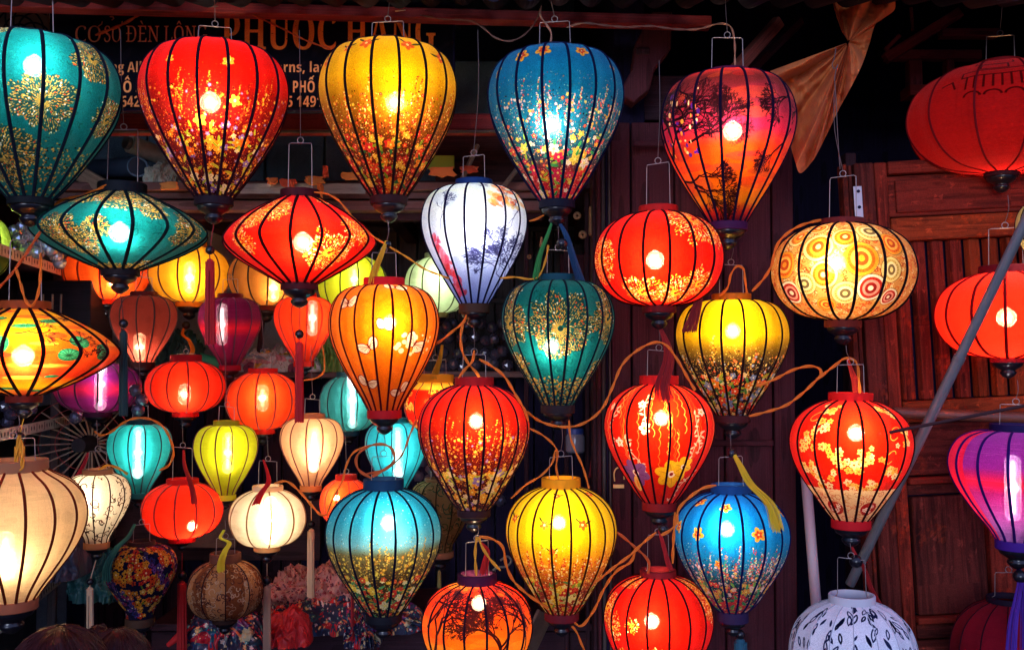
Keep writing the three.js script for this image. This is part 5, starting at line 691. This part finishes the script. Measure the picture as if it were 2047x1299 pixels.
// ---------------------------------------------------------------- things on the loft
const floralTex = canvasTex(512, 512, (c, w, h) => { c.fillStyle = '#d09488'; c.fillRect(0, 0, w, h); for (let i = 0; i < 500; i++) { c.save(); c.translate(rnd() * w, rnd() * h); c.rotate(rnd() * 6); flower(c, rr(4, 15), pick(['#b03038', '#d8a890', '#8a4048', '#c86a60', '#6a3040', '#e0b8a0']), pick(['#f0d8b0', '#5a1c20'])); c.restore(); } grain(c, w, h, 0.15); });
const mixTex = canvasTex(512, 512, (c, w, h) => { c.fillStyle = '#2a2c44'; c.fillRect(0, 0, w, h); for (let i = 0; i < 60; i++) { c.fillStyle = pick(['#a01828', '#1f4a5a', '#c8282c', '#20406a', '#c8b890', '#2a6a50', '#7a2a6a', '#d86a40']); c.beginPath(); const x = rnd() * w, y = rnd() * h; for (let k = 0; k < 6; k++) c.lineTo(x + rr(-70, 70), y + rr(-50, 50)); c.fill(); } for (let i = 0; i < 300; i++) { c.save(); c.translate(rnd() * w, rnd() * h); flower(c, rr(4, 12), pick(['#d83038', '#e8b870', '#c02040', '#e8d8c8', '#4a8a7a']), '#f0d8b0'); c.restore(); } grain(c, w, h, 0.15); });
const paleTex = canvasTex(512, 512, (c, w, h) => { c.fillStyle = '#b8c0c4'; c.fillRect(0, 0, w, h); for (let i = 0; i < 26; i++) { c.fillStyle = pick(['#c0a048', '#d0d4d8', '#8aa0b8', '#c890a0', '#e0dcc8', '#9a6a50', '#7a4060']); const y = rnd() * h; c.beginPath(); c.ellipse(rnd() * w, y, rr(60, 160), rr(10, 40), rr(-0.3, 0.3), 0, 7); c.fill(); } for (let i = 0; i < 250; i++) { c.strokeStyle = pick(['#506a80', '#8a3a50', '#6a5a30']); c.lineWidth = 2; c.beginPath(); c.arc(rnd() * w, rnd() * h, rr(3, 9), 0, 4); c.stroke(); } grain(c, w, h, 0.12); });
function heap(x0, y0, x1, y1, d, depth, folds, sd, amp = 1) {         // a crumpled pile: a dome of folded cloth on a flat foot
  const NX = 120, NZ = 60, c = P((x0 + x1) / 2, y1, d), w = M(x1 - x0, d) / 2, h = M(y1 - y0, d), pos = [], uv = [], idx = [];
  for (let j = 0; j <= NZ; j++) for (let i = 0; i <= NX; i++) {
    const a = j / NZ * Math.PI, b = i / NX * 2 - 1, e = Math.sqrt(Math.max(0, 1 - Math.abs(b) ** 3.2));      // a half barrel, front foot over the top to the back foot
    let x = b * w, y = Math.sin(a) ** 0.7 * e * h * (0.82 + 0.3 * noise.noise(b * 2.2 + sd, a * 0.6, sd)), z = Math.cos(a) * depth * (0.35 + 0.65 * e);
    const u1 = b * folds + noise.noise(b * 2, a * 2, sd) * 0.9, v1 = a * folds * 0.55 + noise.noise(b * 2 + 9, a * 2, sd) * 0.9;
    const rid = (s2) => 1 - Math.abs(noise.noise(u1 * s2 + sd * 3, v1 * s2, sd + s2)) * 2.6, k = (0.55 * rid(1) + 0.3 * rid(2.1) + 0.18 * rid(4.3) - 0.45) * Math.min(h, 0.16) * 0.26 * amp * Math.min(1, e * 1.5);
    y = Math.max(-0.01, y + k * Math.sin(a)); z += k * Math.cos(a) * 1.4; x += k * b * 0.6;
    pos.push(c.x + x, c.y + y, c.z + z); uv.push(b * w * 5, a * h * 3);
    if (i && j) { const q = j * (NX + 1) + i; idx.push(q - NX - 2, q - 1, q, q - NX - 2, q, q - NX - 1); }
  }
  const g = new THREE.BufferGeometry(); g.setAttribute('position', new THREE.Float32BufferAttribute(pos, 3)); g.setAttribute('uv', new THREE.Float32BufferAttribute(uv, 2)); g.setIndex(idx); g.computeVertexNormals();
  return g;
}
{
  const roll = thing('cloth_roll', 'pale green roll of cloth slanting on the loft left of the red balloon lantern', 'roll', P(250, 330, 3.7)), a = P(258, 287, 3.72), b = P(392, 338, 3.95);
  const pale = mat([0.9, 0.95, 0.85], { map: plasterMap, roughness: 0.8 });
  wpart('wrapping', rod(a, b, 0.034, 24), pale, roll); wpart('core_tube', rod(a.clone().lerp(b, -0.06), a.clone().lerp(b, 0.1), 0.024, 20), mat([0.12, 0.13, 0.15]), roll);
  const r2 = thing('cloth_roll', 'dark blue roll of cloth lying under the pale green one', 'roll', P(275, 350, 3.7)), e = P(275, 334, 3.66);
  wpart('wrapping', rod(P(180, 338, 3.9), e, 0.036, 24), mat([0.03, 0.05, 0.09], { roughness: 0.5 }), r2); wpart('end_ring', new THREE.TorusGeometry(0.034, 0.004, 8, 32).rotateY(0.5).translate(e.x, e.y, e.z + 0.002), mat([0.12, 0.2, 0.3], { roughness: 0.4 }), r2);
  single('cloth', heap(292, 318, 372, 372, 3.68, 0.06, 2.6, 4), mat([0.85, 0.88, 0.78], { map: plasterMap, roughness: 0.85 }), 'crumpled pale cloth with a yellow stain on the loft rail', 'cloth');
  single('plank', bar(P(140, 336, 3.62), P(212, 376, 3.6), 0.055, 0.02), W_PALE, 'short pale plank leaning behind the teal saucer lantern', 'plank');
  single('cloth', (() => { const g = new THREE.PlaneGeometry(M(250, 3.55), M(20, 3.55), 60, 4), q = g.attributes.position; for (let i = 0; i < q.count; i++) q.setZ(i, noise.noise(q.getX(i) * 20, q.getY(i) * 30, 2) * 0.01); const c = P(605, 377, 3.55); g.translate(c.x, c.y, c.z); g.computeVertexNormals(); return g; })(), mat([0.62, 0.66, 0.62], { map: plasterMap, roughness: 0.8 }), 'long strip of whitish cloth along the loft rail above the red saucer lantern', 'cloth');
  single('card', slab(846, 310, 908, 337, 3.72, 0.012), mat([0.42, 0.62, 0.05], { roughness: 0.7 }), 'lime green card standing on the loft above the orange scraps', 'card');
  const paperM = [mat([0.72, 0.2, 0.05], { roughness: 0.85 }), mat([0.62, 0.1, 0.04], { roughness: 0.85 }), mat([0.75, 0.32, 0.08], { roughness: 0.85 })];
  const scraps = [[545, 362, 22, 14, 'round orange scrap of torn paper at the left end of the white cloth strip'], [574, 366, 34, 16, 'broad orange scrap of torn paper on the white cloth strip'], [628, 361, 40, 16, 'orange scrap of torn paper under the upright yellowish one'], [640, 380, 12, 28, 'narrow orange scrap of torn paper hanging down over the white strip'], [650, 344, 12, 22, 'small upright yellowish orange scrap of torn paper'], [700, 352, 34, 15, 'orange scrap of torn paper beside the amber lantern'], [884, 343, 52, 20, 'wide frayed orange scrap of torn paper under the lime card'], [938, 338, 36, 14, 'bright orange scrap of torn paper above the collar of the white lantern'], [340, 372, 40, 17, 'red and orange scrap of torn paper on the rail right of the teal saucer lantern'], [388, 374, 24, 16, 'small orange scrap of torn paper by the foot of the red balloon lantern']];
  scraps.forEach(([x, y, w, h, l], i) => { const s = new THREE.Shape(), n = 16, c = P(x, y, 3.53); for (let k = 0; k < n; k++) { const a = k / n * 6.283, q = rr(0.7, 1.15); s[k ? 'lineTo' : 'moveTo'](Math.sign(Math.cos(a)) * Math.pow(Math.abs(Math.cos(a)), 0.6) * M(w / 2, 3.53) * q, Math.sign(Math.sin(a)) * Math.pow(Math.abs(Math.sin(a)), 0.6) * M(h / 2, 3.53) * q); } const g = new THREE.ExtrudeGeometry(s, { depth: 0.004, bevelEnabled: true, bevelSize: 0.002, bevelThickness: 0.004, bevelSegments: 1 }); const q = g.attributes.position; for (let k = 0; k < q.count; k++) q.setZ(k, q.getZ(k) + noise.noise(q.getX(k) * 60, q.getY(k) * 60, i) * 0.012); g.computeVertexNormals(); single('paper_scrap', g.translate(c.x, c.y, c.z), paperM[i % 3], l, 'paper scrap'); });
}
// ---------------------------------------------------------------- perforated rack on the left
const holeTex = canvasTex(1024, 64, (c, w, h) => { c.fillStyle = '#e0dcd0'; c.fillRect(0, 0, w, h); for (let i = 0; i < 16; i++) { c.fillStyle = '#15121a'; const x = i * 64 + 20; c.beginPath(); i % 3 === 1 ? c.roundRect(x - 2, 8, 16, 48, 6) : c.ellipse(x + 8, 32, 13, 13, 0, 0, 7); c.fill(); } for (let i = 0; i < 200; i++) { c.fillStyle = `rgba(90,60,40,${rr(0.05, 0.3)})`; c.fillRect(rnd() * w, rnd() * h, rr(2, 30), rr(1, 6)); } grain(c, w, h, 0.12); });
{
  const s0 = P(0, 870, 3), dir = new THREE.Vector3(-0.187, 0, -1), rack = thing('shelf_rack', 'perforated steel rack running back along the left wall', 'shelf', new THREE.Vector3(s0.x, 0, s0.z));
  const H = [P(0, 1256, 3).y, s0.y, P(0, 500, 3).y], railM = mat([0.85, 0.8, 0.74], { map: holeTex, roughness: 0.5, metalness: 0.1 }), ang = Math.atan2(-dir.x, -dir.z);
  for (const y of H) {
    const g = new RoundedBoxGeometry(0.003, 0.036, 2.9, 1, 0.001), uv = g.attributes.uv, p = g.attributes.position; for (let i = 0; i < uv.count; i++) uv.setXY(i, p.getZ(i) / 0.5, p.getY(i) / 0.036 + 0.5);
    const r = part('rail', g, railM, rack); r.position.set(-0.187 * 1.0, y, -1.0); r.rotation.y = ang;
    const b = part('shelf_board', box(0.4, 0.018, 2.9, -0.21, 0, 0), W_DARK, rack); b.position.set(-0.187 * 1.0, y - 0.002, -1.0); b.rotation.y = ang;
  }
  for (const t of [-0.2, 0.72, 1.3]) { const b = part('post', box(0.03, 2.3, 0.03, 0, 1.15, 0), W_GREY, rack); b.position.set(-0.187 * t - 0.03, 0, -t); b.rotation.y = ang; }
  const onRack = (t, y, inw, dy = 0) => new THREE.Vector3(s0.x - 0.187 * t - inw, H[y] + 0.01 + dy, s0.z - t);
  // glass balls, three lots
  const ballM = [mat([0.75, 0.85, 0.95], { roughness: 0.08, metalness: 0.65, flatShading: true }), mat([0.07, 0.06, 0.09], { roughness: 0.12, metalness: 0.2, flatShading: true, clearcoat: 0.6, clearcoatRoughness: 0.05 })];
  const bg = new THREE.IcosahedronGeometry(1, 1); let first = null;
  const ball = (p, r, m, label, group) => { const b = first ? first.clone() : part('bauble', bg, ballM[m], scene); first ??= b; b.name = numbered('bauble'); if (b.parent !== scene) scene.add(b); b.material = ballM[m]; b.position.copy(p); b.scale.setScalar(r); b.rotation.set(rnd() * 6, rnd() * 6, 0); b.userData = { label, category: 'bauble', group }; };
  for (const [x, y] of [[28, 462], [44, 455], [58, 470], [38, 480], [66, 490], [50, 500], [86, 488], [100, 500], [112, 512], [118, 525], [74, 505], [28, 500]]) ball(P(x, y, 3.25 + rr(0, 0.12)), 0.023, 0, 'glinting silver bauble heaped above the upper perforated rail', 'silver baubles on the rack');
  for (const [x, y] of [[20, 830], [8, 812], [34, 800], [14, 845], [60, 818], [150, 835], [270, 780], [282, 800], [275, 820]]) ball(P(x, y, 3.3), 0.022, 1, 'dim glass bauble low at left near the lily pad saucer', 'dim baubles at the left');
  for (let r = 0; r < 4; r++) for (let k = 0; k < 7 - (r % 2); k++) ball(P(880 + k * 23 + (r % 2) * 11 + rr(-9, 9), 727 - r * 25 + rr(-6, 8), 4.42 + r * 0.03 + rr(0, 0.05)), 0.028, 1, 'dark glass bauble heaped on the middle shelf below the mint lantern', 'baubles on the middle shelf');
  for (const [x, y] of [[842, 922], [862, 938], [836, 952], [858, 960], [950, 1010], [1000, 1000]]) ball(P(x, y, 3.9), 0.026, 1, 'dark glass bauble between the aqua and the red blossom lantern', 'baubles behind the sky blue lantern');
  // slim sticks and a dark box below the rail
  for (const [x, l] of [[84, 'leftmost of three slim bamboo sticks under the upper rail'], [103, 'middle one of three slim bamboo sticks under the upper rail'], [120, 'rightmost of three slim bamboo sticks under the upper rail']]) single('stick', rod(P(x, 640, 3.4), P(x + 1, 588, 3.4), 0.0035, 8), W_PALE, l, 'stick');
  single('box', slab(30, 560, 180, 700, 3.55, 0.2), wood(0.02, 0.012, 0.025), 'dark box on the rack behind the sticks', 'box');
  single('bag', heap(52, 1010, 168, 1150, 3.3, 0.1, 3, 9), mat([0.05, 0.06, 0.1], { roughness: 0.35 }), 'dark shiny bag on the lowest rack shelf behind the cream lantern', 'bag');
  single('bag', heap(150, 1090, 268, 1192, 3.45, 0.1, 3, 19), mat([0.02, 0.09, 0.09], { roughness: 0.35 }), 'dark teal bag behind the cream tassel at lower left', 'bag');
}
// bare umbrella frame
{
  const c = P(170, 888, 3.62), u = thing('umbrella_frame', 'bare bamboo umbrella frame behind the scrolled white lantern', 'umbrella', c), n = 24, bam = mat([0.42, 0.3, 0.2], { roughness: 0.6 }), R = M(108, 3.62);
  wpart('hub', rod(c.clone().add(new THREE.Vector3(0, 0, 0.06)), c.clone().add(new THREE.Vector3(0, 0, -0.05)), 0.026, 20), mat([0.02, 0.015, 0.02]), u);
  const tip = (k, f = 1, z = 0) => { const a = k / n * 6.283; return new THREE.Vector3(c.x + Math.cos(a) * R * f, c.y + Math.sin(a) * R * f * 0.85, c.z - 0.05 + 0.1 * f + z); };
  for (let k = 0; k < n; k++) wpart('rib', rod(tip(k, 0.2), tip(k, 1), 0.0035, 6, 0.0025), bam, u);
  for (const f of [0.55, 0.8, 1]) wpart('thread', tube([...Array(n + 1).keys()].map((k) => tip(k, f, 0.003)), 0.0012, 100, 4), mat([0.5, 0.06, 0.06]), u);
  single('tassel', strands([P(176, 905, 3.3), P(168, 925, 3.29), P(158, 945, 3.27), P(145, 965, 3.25)], 26, 0.012, 0.0016, 0.5), plain('#b00c20', { roughness: 0.85 }), 'crimson tassel lying slanted across the bare umbrella frame', 'tassel');
}
// middle shelf, bench and the cloth on them
{
  const sh = thing('shelf', 'dark middle shelf carrying cloth and glass baubles', 'shelf', P(750, 756, 4.5));
  wpart('board', slab(415, 742, 1190, 755, 4.42, 0.34), W_LOFT, sh); for (const x of [560, 860]) wpart('bracket', slab(x, 756, x + 16, 800, 4.5, 0.2), W_DARK, sh);
  single('cloth', heap(478, 686, 646, 743, 4.45, 0.12, 3.2, 1), mat([0.95, 0.95, 0.95], { map: paleTex, roughness: 0.85 }), 'pile of pale patterned cloth on the middle shelf left of the vermilion lantern', 'cloth');
  single('bag', heap(628, 655, 700, 743, 4.5, 0.1, 3.4, 5), mat([0.25, 0.4, 0.1], { roughness: 0.4 }), 'greenish plastic bag on the middle shelf behind the orange butterfly lantern', 'bag');
  single('cloth', heap(318, 655, 402, 730, 4.3, 0.1, 3, 7), mat([0.02, 0.08, 0.08], { roughness: 0.7 }), 'dark green bundle right of the brown satin lantern', 'cloth');
  single('bolt', rod(P(395, 715, 4.3), P(450, 730, 4.32), 0.024, 18), mat([0.02, 0.3, 0.16], { roughness: 0.6 }), 'small bright green roll left of the purple satin lantern', 'roll');
  single('pole', bar(P(512, 760, 4.4), P(528, 600, 4.4), 0.02, 0.02), W_DARK, 'dark stick leaning in front of the pale cloth pile', 'stick');
  const bench = thing('bench', 'low dark wooden bench under the heaped cloth', 'bench', P(700, 1299, 3.9));
  wpart('top_board', slab(300, 1247, 1200, 1262, 3.72, 0.6), W_DARK, bench); wpart('front_board', slab(300, 1264, 1200, 1420, 3.74, 0.03), W_DARK, bench); wpart('shelf_back', slab(230, 1000, 640, 1120, 4.25, 0.03), wood(0.1, 0.04, 0.05), bench);
  single('cloth', heap(532, 1122, 745, 1212, 3.86, 0.16, 3.4, 2), mat([1, 1, 1], { map: floralTex, roughness: 0.9 }), 'heap of dusty pink flowered cloth behind the foot of the sky blue lantern', 'cloth');
  single('cloth', heap(520, 1182, 850, 1250, 3.76, 0.14, 3, 3), mat([1, 1, 1], { map: mixTex, roughness: 0.85 }), 'tangle of red, blue and green cloth under the pink flowered heap', 'cloth');
  single('bag', heap(528, 1206, 622, 1286, 3.5, 0.06, 1.5, 6, 0.55), mat([0.55, 0.02, 0.02], { roughness: 0.35 }), 'limp shiny red bag hanging over the bench edge', 'bag');
  single('bag', heap(690, 1212, 762, 1286, 3.5, 0.06, 4, 8), mat([0.9, 0.9, 0.95], { map: mixTex, roughness: 0.2 }), 'knotted clear bag with coloured stripes right of the thin red tassel', 'bag');
  single('bag', heap(372, 1196, 530, 1296, 3.36, 0.09, 2.2, 10, 0.6), mat([0.9, 0.9, 0.9], { map: (() => { const t = mixTex.clone(); t.repeat.set(0.6, 0.6); return t; })(), roughness: 0.25 }), 'clear bag of coloured scraps under the brown lace lantern', 'bag');
  single('cloth', (() => { const g = rod(P(335, 1290, 3.3), P(368, 1262, 3.3), 0.008, 10, 0.016); return g; })(), plain('#b00c10'), 'rolled end of red cloth poking out left of the bag of scraps', 'cloth');
  single('tassel', strands([P(703, 1178, 3.45), P(704, 1230, 3.45), P(704, 1320, 3.45)], 26, 0.012, 0.0016, 0.2), plain('#8a0c14', { roughness: 0.85 }), 'thin dark red tassel hanging before the heaped cloth', 'tassel');
  single('cardboard', bar(P(1090, 1225, 3.5), P(1040, 1330, 3.45), 0.1, 0.012), mat([0.32, 0.2, 0.14], { map: plasterMap, roughness: 0.85 }), 'brown cardboard leaning behind the foot of the lemon yellow lantern', 'cardboard');
  single('cardboard', slab(360, 990, 470, 1095, 3.9, 0.02), mat([0.2, 0.09, 0.06], { map: plasterMap, roughness: 0.85 }), 'brown cardboard in the shadow behind the white round lantern', 'cardboard');
  single('tube_loop', tube([[1000, 1120], [1015, 1112], [1022, 1122], [1012, 1132], [996, 1134], [985, 1140]].map(([x, y]) => P(x, y, 3.6)), 0.004, 40, 8), mat([0.2, 0.2, 0.16]), 'grey wire coil in the dark left of the lemon yellow lantern', 'coil');
}
// small things by the door post
{
  const tan = mat([0.62, 0.4, 0.2], { map: woodMap, roughness: 0.7 });
  single('wood_block', slab(1178, 411, 1194, 470, 3.25, 0.03, 0.006), tan, 'tan wooden block hanging beside the door post', 'block');
  for (const [x, y, r, l] of [[1154, 431, 8, 'small wooden disc upper left of the tan block'], [1165, 469, 8.5, 'small wooden disc level with the foot of the tan block'], [1058, 513, 5, 'tiny wooden disc right of the dazzling white lantern']]) { const q = P(x, y, 3.3); single('disc', new THREE.TorusGeometry(M(r * 0.6, 3.3), M(r * 0.4, 3.3), 10, 24).translate(q.x, q.y, q.z), tan, l, 'disc'); }
  single('brush', rod(P(1081, 494, 3.3), P(1083, 474, 3.3), 0.006, 10, 0.004), tan, 'short brown brush hanging left of the rosette lantern bail', 'brush');
  const jar = thing('jar', 'blue capped glass jar in the dark right of the rosette lantern foot', 'jar', P(1150, 905, 3.7)), c = P(1150, 905, 3.7);
  wpart('glass', new THREE.LatheGeometry([[0.001, 0], [0.034, 0], [0.036, 0.01], [0.036, 0.06], [0.03, 0.07]].map(([r, y]) => new THREE.Vector2(r, y)), 24).translate(c.x, c.y, c.z), mat([0.5, 0.5, 0.6], { roughness: 0.1, transmission: 0.6, thickness: 0 }), jar); wpart('cap', new THREE.CylinderGeometry(0.032, 0.032, 0.02, 24).translate(c.x, c.y + 0.08, c.z), mat([0.03, 0.06, 0.3], { roughness: 0.4 }), jar);
  single('tassel', strands([P(1184, 892, 3.3), P(1186, 915, 3.3), P(1183, 955, 3.3)], 24, 0.012, 0.0016, 0.6), plain('#7a0c18', { roughness: 0.85 }), 'dark red tassel hanging on the door post above the brass hasp', 'tassel');
  single('timber', slab(1120, 508, 1205, 700, 3.9, 0.04), W_DOOR, 'reddish board in the window behind the rosette lantern', 'board');
  for (const x of [1048, 1128, 1170]) single('window_bar', slab(x, 300, x + 9, 1300, 3.75, 0.02), W_DARK, { 1048: 'dark window bar right of the dazzling white lantern', 1128: 'dark window bar behind the rosette lantern', 1170: 'dark window bar next to the door post' }[x], 'window bar');
}
// ---------------------------------------------------------------- two people sitting low in front, only the crowns of their heads in view
function figure(bones, res, lo, hi, grow = 0) {              // one skin over tapered capsules
  const mc = new MarchingCubes(res, new THREE.MeshBasicMaterial(), false, false, 60000), N = mc.size; mc.isolation = 0;
  const sz = Math.max(hi[0] - lo[0], hi[1] - lo[1], hi[2] - lo[2]) / 2, mid = lo.map((v, i) => (v + hi[i]) / 2), v = new THREE.Vector3();
  for (let k = 0; k < N; k++) for (let j = 0; j < N; j++) for (let i = 0; i < N; i++) {
    v.set(mid[0] + (i - N / 2) / (N / 2) * sz, mid[1] + (j - N / 2) / (N / 2) * sz, mid[2] + (k - N / 2) / (N / 2) * sz);
    let s = 0; for (const [a, b, ra, rb] of bones) { const abx = b[0] - a[0], aby = b[1] - a[1], abz = b[2] - a[2], t = Math.max(0, Math.min(1, ((v.x - a[0]) * abx + (v.y - a[1]) * aby + (v.z - a[2]) * abz) / (abx * abx + aby * aby + abz * abz + 1e-9))); const d = Math.hypot(v.x - a[0] - abx * t, v.y - a[1] - aby * t, v.z - a[2] - abz * t) - (ra + (rb - ra) * t) - grow; s += Math.exp(-d * 60); }
    mc.field[i + j * N + k * N * N] = Math.log(s + 1e-30) / 60;
  }
  mc.update();
  const g = new THREE.BufferGeometry(); g.setAttribute('position', new THREE.BufferAttribute(mc.positionArray.slice(0, mc.count * 3), 3)); g.setAttribute('normal', new THREE.BufferAttribute(mc.normalArray.slice(0, mc.count * 3), 3));
  return g.scale(sz, sz, sz).translate(...mid);
}
function sitter(px, py, d, r, label, bun) {
  const top = P(px, py, d), hy = top.y - r, root = thing('person', label, 'person', new THREE.Vector3(top.x, 0, top.z)), k = r / 0.105;
  const sh = hy - 0.27 * k, hip = hy - 0.72 * k, skin = mat([0.42, 0.22, 0.15], { roughness: 0.6 });
  const body = [[[0, hy + 0.01, 0], [0, hy - 0.06, -0.02], 0.088 * k, 0.07 * k], [[0, hy - 0.1, 0.01], [0, sh + 0.04, 0.02], 0.05 * k, 0.055 * k], [[-0.13 * k, sh, 0.02], [0.13 * k, sh, 0.02], 0.062 * k, 0.062 * k], [[0, sh - 0.05, 0.02], [0, hip, 0.04], 0.12 * k, 0.12 * k], [[0, hy - 0.02, -0.08 * k], [0, hy - 0.04, -0.1 * k], 0.016, 0.012]];
  for (const s of [-1, 1]) body.push([[s * 0.16 * k, sh, 0.02], [s * 0.2 * k, sh - 0.25 * k, 0.02], 0.052 * k, 0.042 * k], [[s * 0.2 * k, sh - 0.25 * k, 0.02], [s * 0.12 * k, sh - 0.32 * k, -0.2 * k], 0.042 * k, 0.03 * k], [[s * 0.09 * k, hip, 0.02], [s * 0.13 * k, hip + 0.03, -0.34 * k], 0.085 * k, 0.06 * k], [[s * 0.13 * k, hip + 0.03, -0.34 * k], [s * 0.13 * k, 0.05, -0.3 * k], 0.058 * k, 0.036 * k], [[s * 0.13 * k, 0.035, -0.3 * k], [s * 0.13 * k, 0.03, -0.44 * k], 0.034, 0.028]);
  part('body', figure(body, 64, [-0.4, 0, -0.6], [0.4, hy + 0.15, 0.3]), skin, root);
  part('shirt', figure([body[2], body[3], ...body.filter((b) => b[0][1] === sh && b !== body[2])], 56, [-0.4, 0.1, -0.5], [0.4, hy, 0.3], 0.014), mat([0.04, 0.035, 0.06], { roughness: 0.9 }), root);
  // hair: a cap with thousands of fine locks lying along it
  const locks = [], hm = mat([0.04, 0.006, 0.005], { roughness: 0.42, specularIntensity: 0.4 });
  const cap = new THREE.SphereGeometry(r * 0.97, 40, 30, 0, 6.2832, 0, 2.0), cp = cap.attributes.position; for (let i = 0; i < cp.count; i++) { const n2 = 1 + 0.03 * noise.noise(cp.getX(i) * 60, cp.getY(i) * 20, cp.getZ(i) * 60); cp.setXYZ(i, cp.getX(i) * n2 * 0.96, cp.getY(i) * n2, cp.getZ(i) * n2); } cap.computeVertexNormals();
  locks.push(cap.translate(0, hy, 0));
  for (let i = 0; i < 1500; i++) { const a = rnd() * 6.283, t = Math.acos(1 - rnd() * 1.4), q = (tt, f) => new THREE.Vector3(Math.sin(tt) * Math.cos(a + f) * r * 0.97, Math.cos(tt) * r * 1.01 + hy, Math.sin(tt) * Math.sin(a + f) * r); const w = rr(-0.2, 0.2), o = rr(1, 1.035), A = q(t, 0), B = q(t + 0.22, w * 0.5), C = q(t + 0.45, w); for (const z of [B, C]) { z.x *= o; z.z *= o; z.y = hy + (z.y - hy) * o; } locks.push(new THREE.TubeGeometry(new THREE.QuadraticBezierCurve3(A, B, C), 3, 0.0011, 3)); }
  if (bun) { const b = new THREE.SphereGeometry(bun[2], 20, 16).translate(bun[0], hy + bun[1], 0); locks.push(b); for (let i = 0; i < 260; i++) { const u = new THREE.Vector3(rr(-1, 1), rr(-1, 1), rr(-1, 1)).normalize(), w = new THREE.Vector3(rr(-1, 1), rr(-1, 1), rr(-1, 1)).cross(u).normalize().multiplyScalar(0.6), c0 = new THREE.Vector3(bun[0], hy + bun[1], 0); const at2 = (v, s) => v.clone().normalize().multiplyScalar(bun[2] * s).add(c0); locks.push(new THREE.TubeGeometry(new THREE.QuadraticBezierCurve3(at2(u, 1), at2(u.clone().addScaledVector(w, 0.5), 1.06), at2(u.clone().add(w), rr(1, 1.2))), 3, 0.0011, 3)); } }
  part('hair', merge(locks), hm, root);
  const st = thing('stool', 'low stool under the ' + (bun ? 'sitter with the small hair bun' : 'sitter at the lower left corner'), 'stool', new THREE.Vector3(top.x, 0, top.z + 0.03));
  part('seat', new THREE.CylinderGeometry(0.15 * k, 0.14 * k, 0.03, 28).translate(0, hip - 0.13 * k, 0), W_DOOR, st); for (let q = 0; q < 4; q++) part('leg', rod(new THREE.Vector3(Math.cos(q * 1.571 + 0.78) * 0.13 * k, 0, Math.sin(q * 1.571 + 0.78) * 0.13 * k), new THREE.Vector3(Math.cos(q * 1.571 + 0.78) * 0.1 * k, hip - 0.14 * k, Math.sin(q * 1.571 + 0.78) * 0.1 * k), 0.014, 10), W_DOOR, st);
}
sitter(118, 1252, 2.3, 0.115, 'person seated with dark brown hair, only the crown of the head showing at lower left', null);
sitter(232, 1256, 2.42, 0.085, 'second person with reddish lit dark hair and a small bun beside the first', [-0.045, 0.062, 0.03]);

renderer.render(scene, camera);
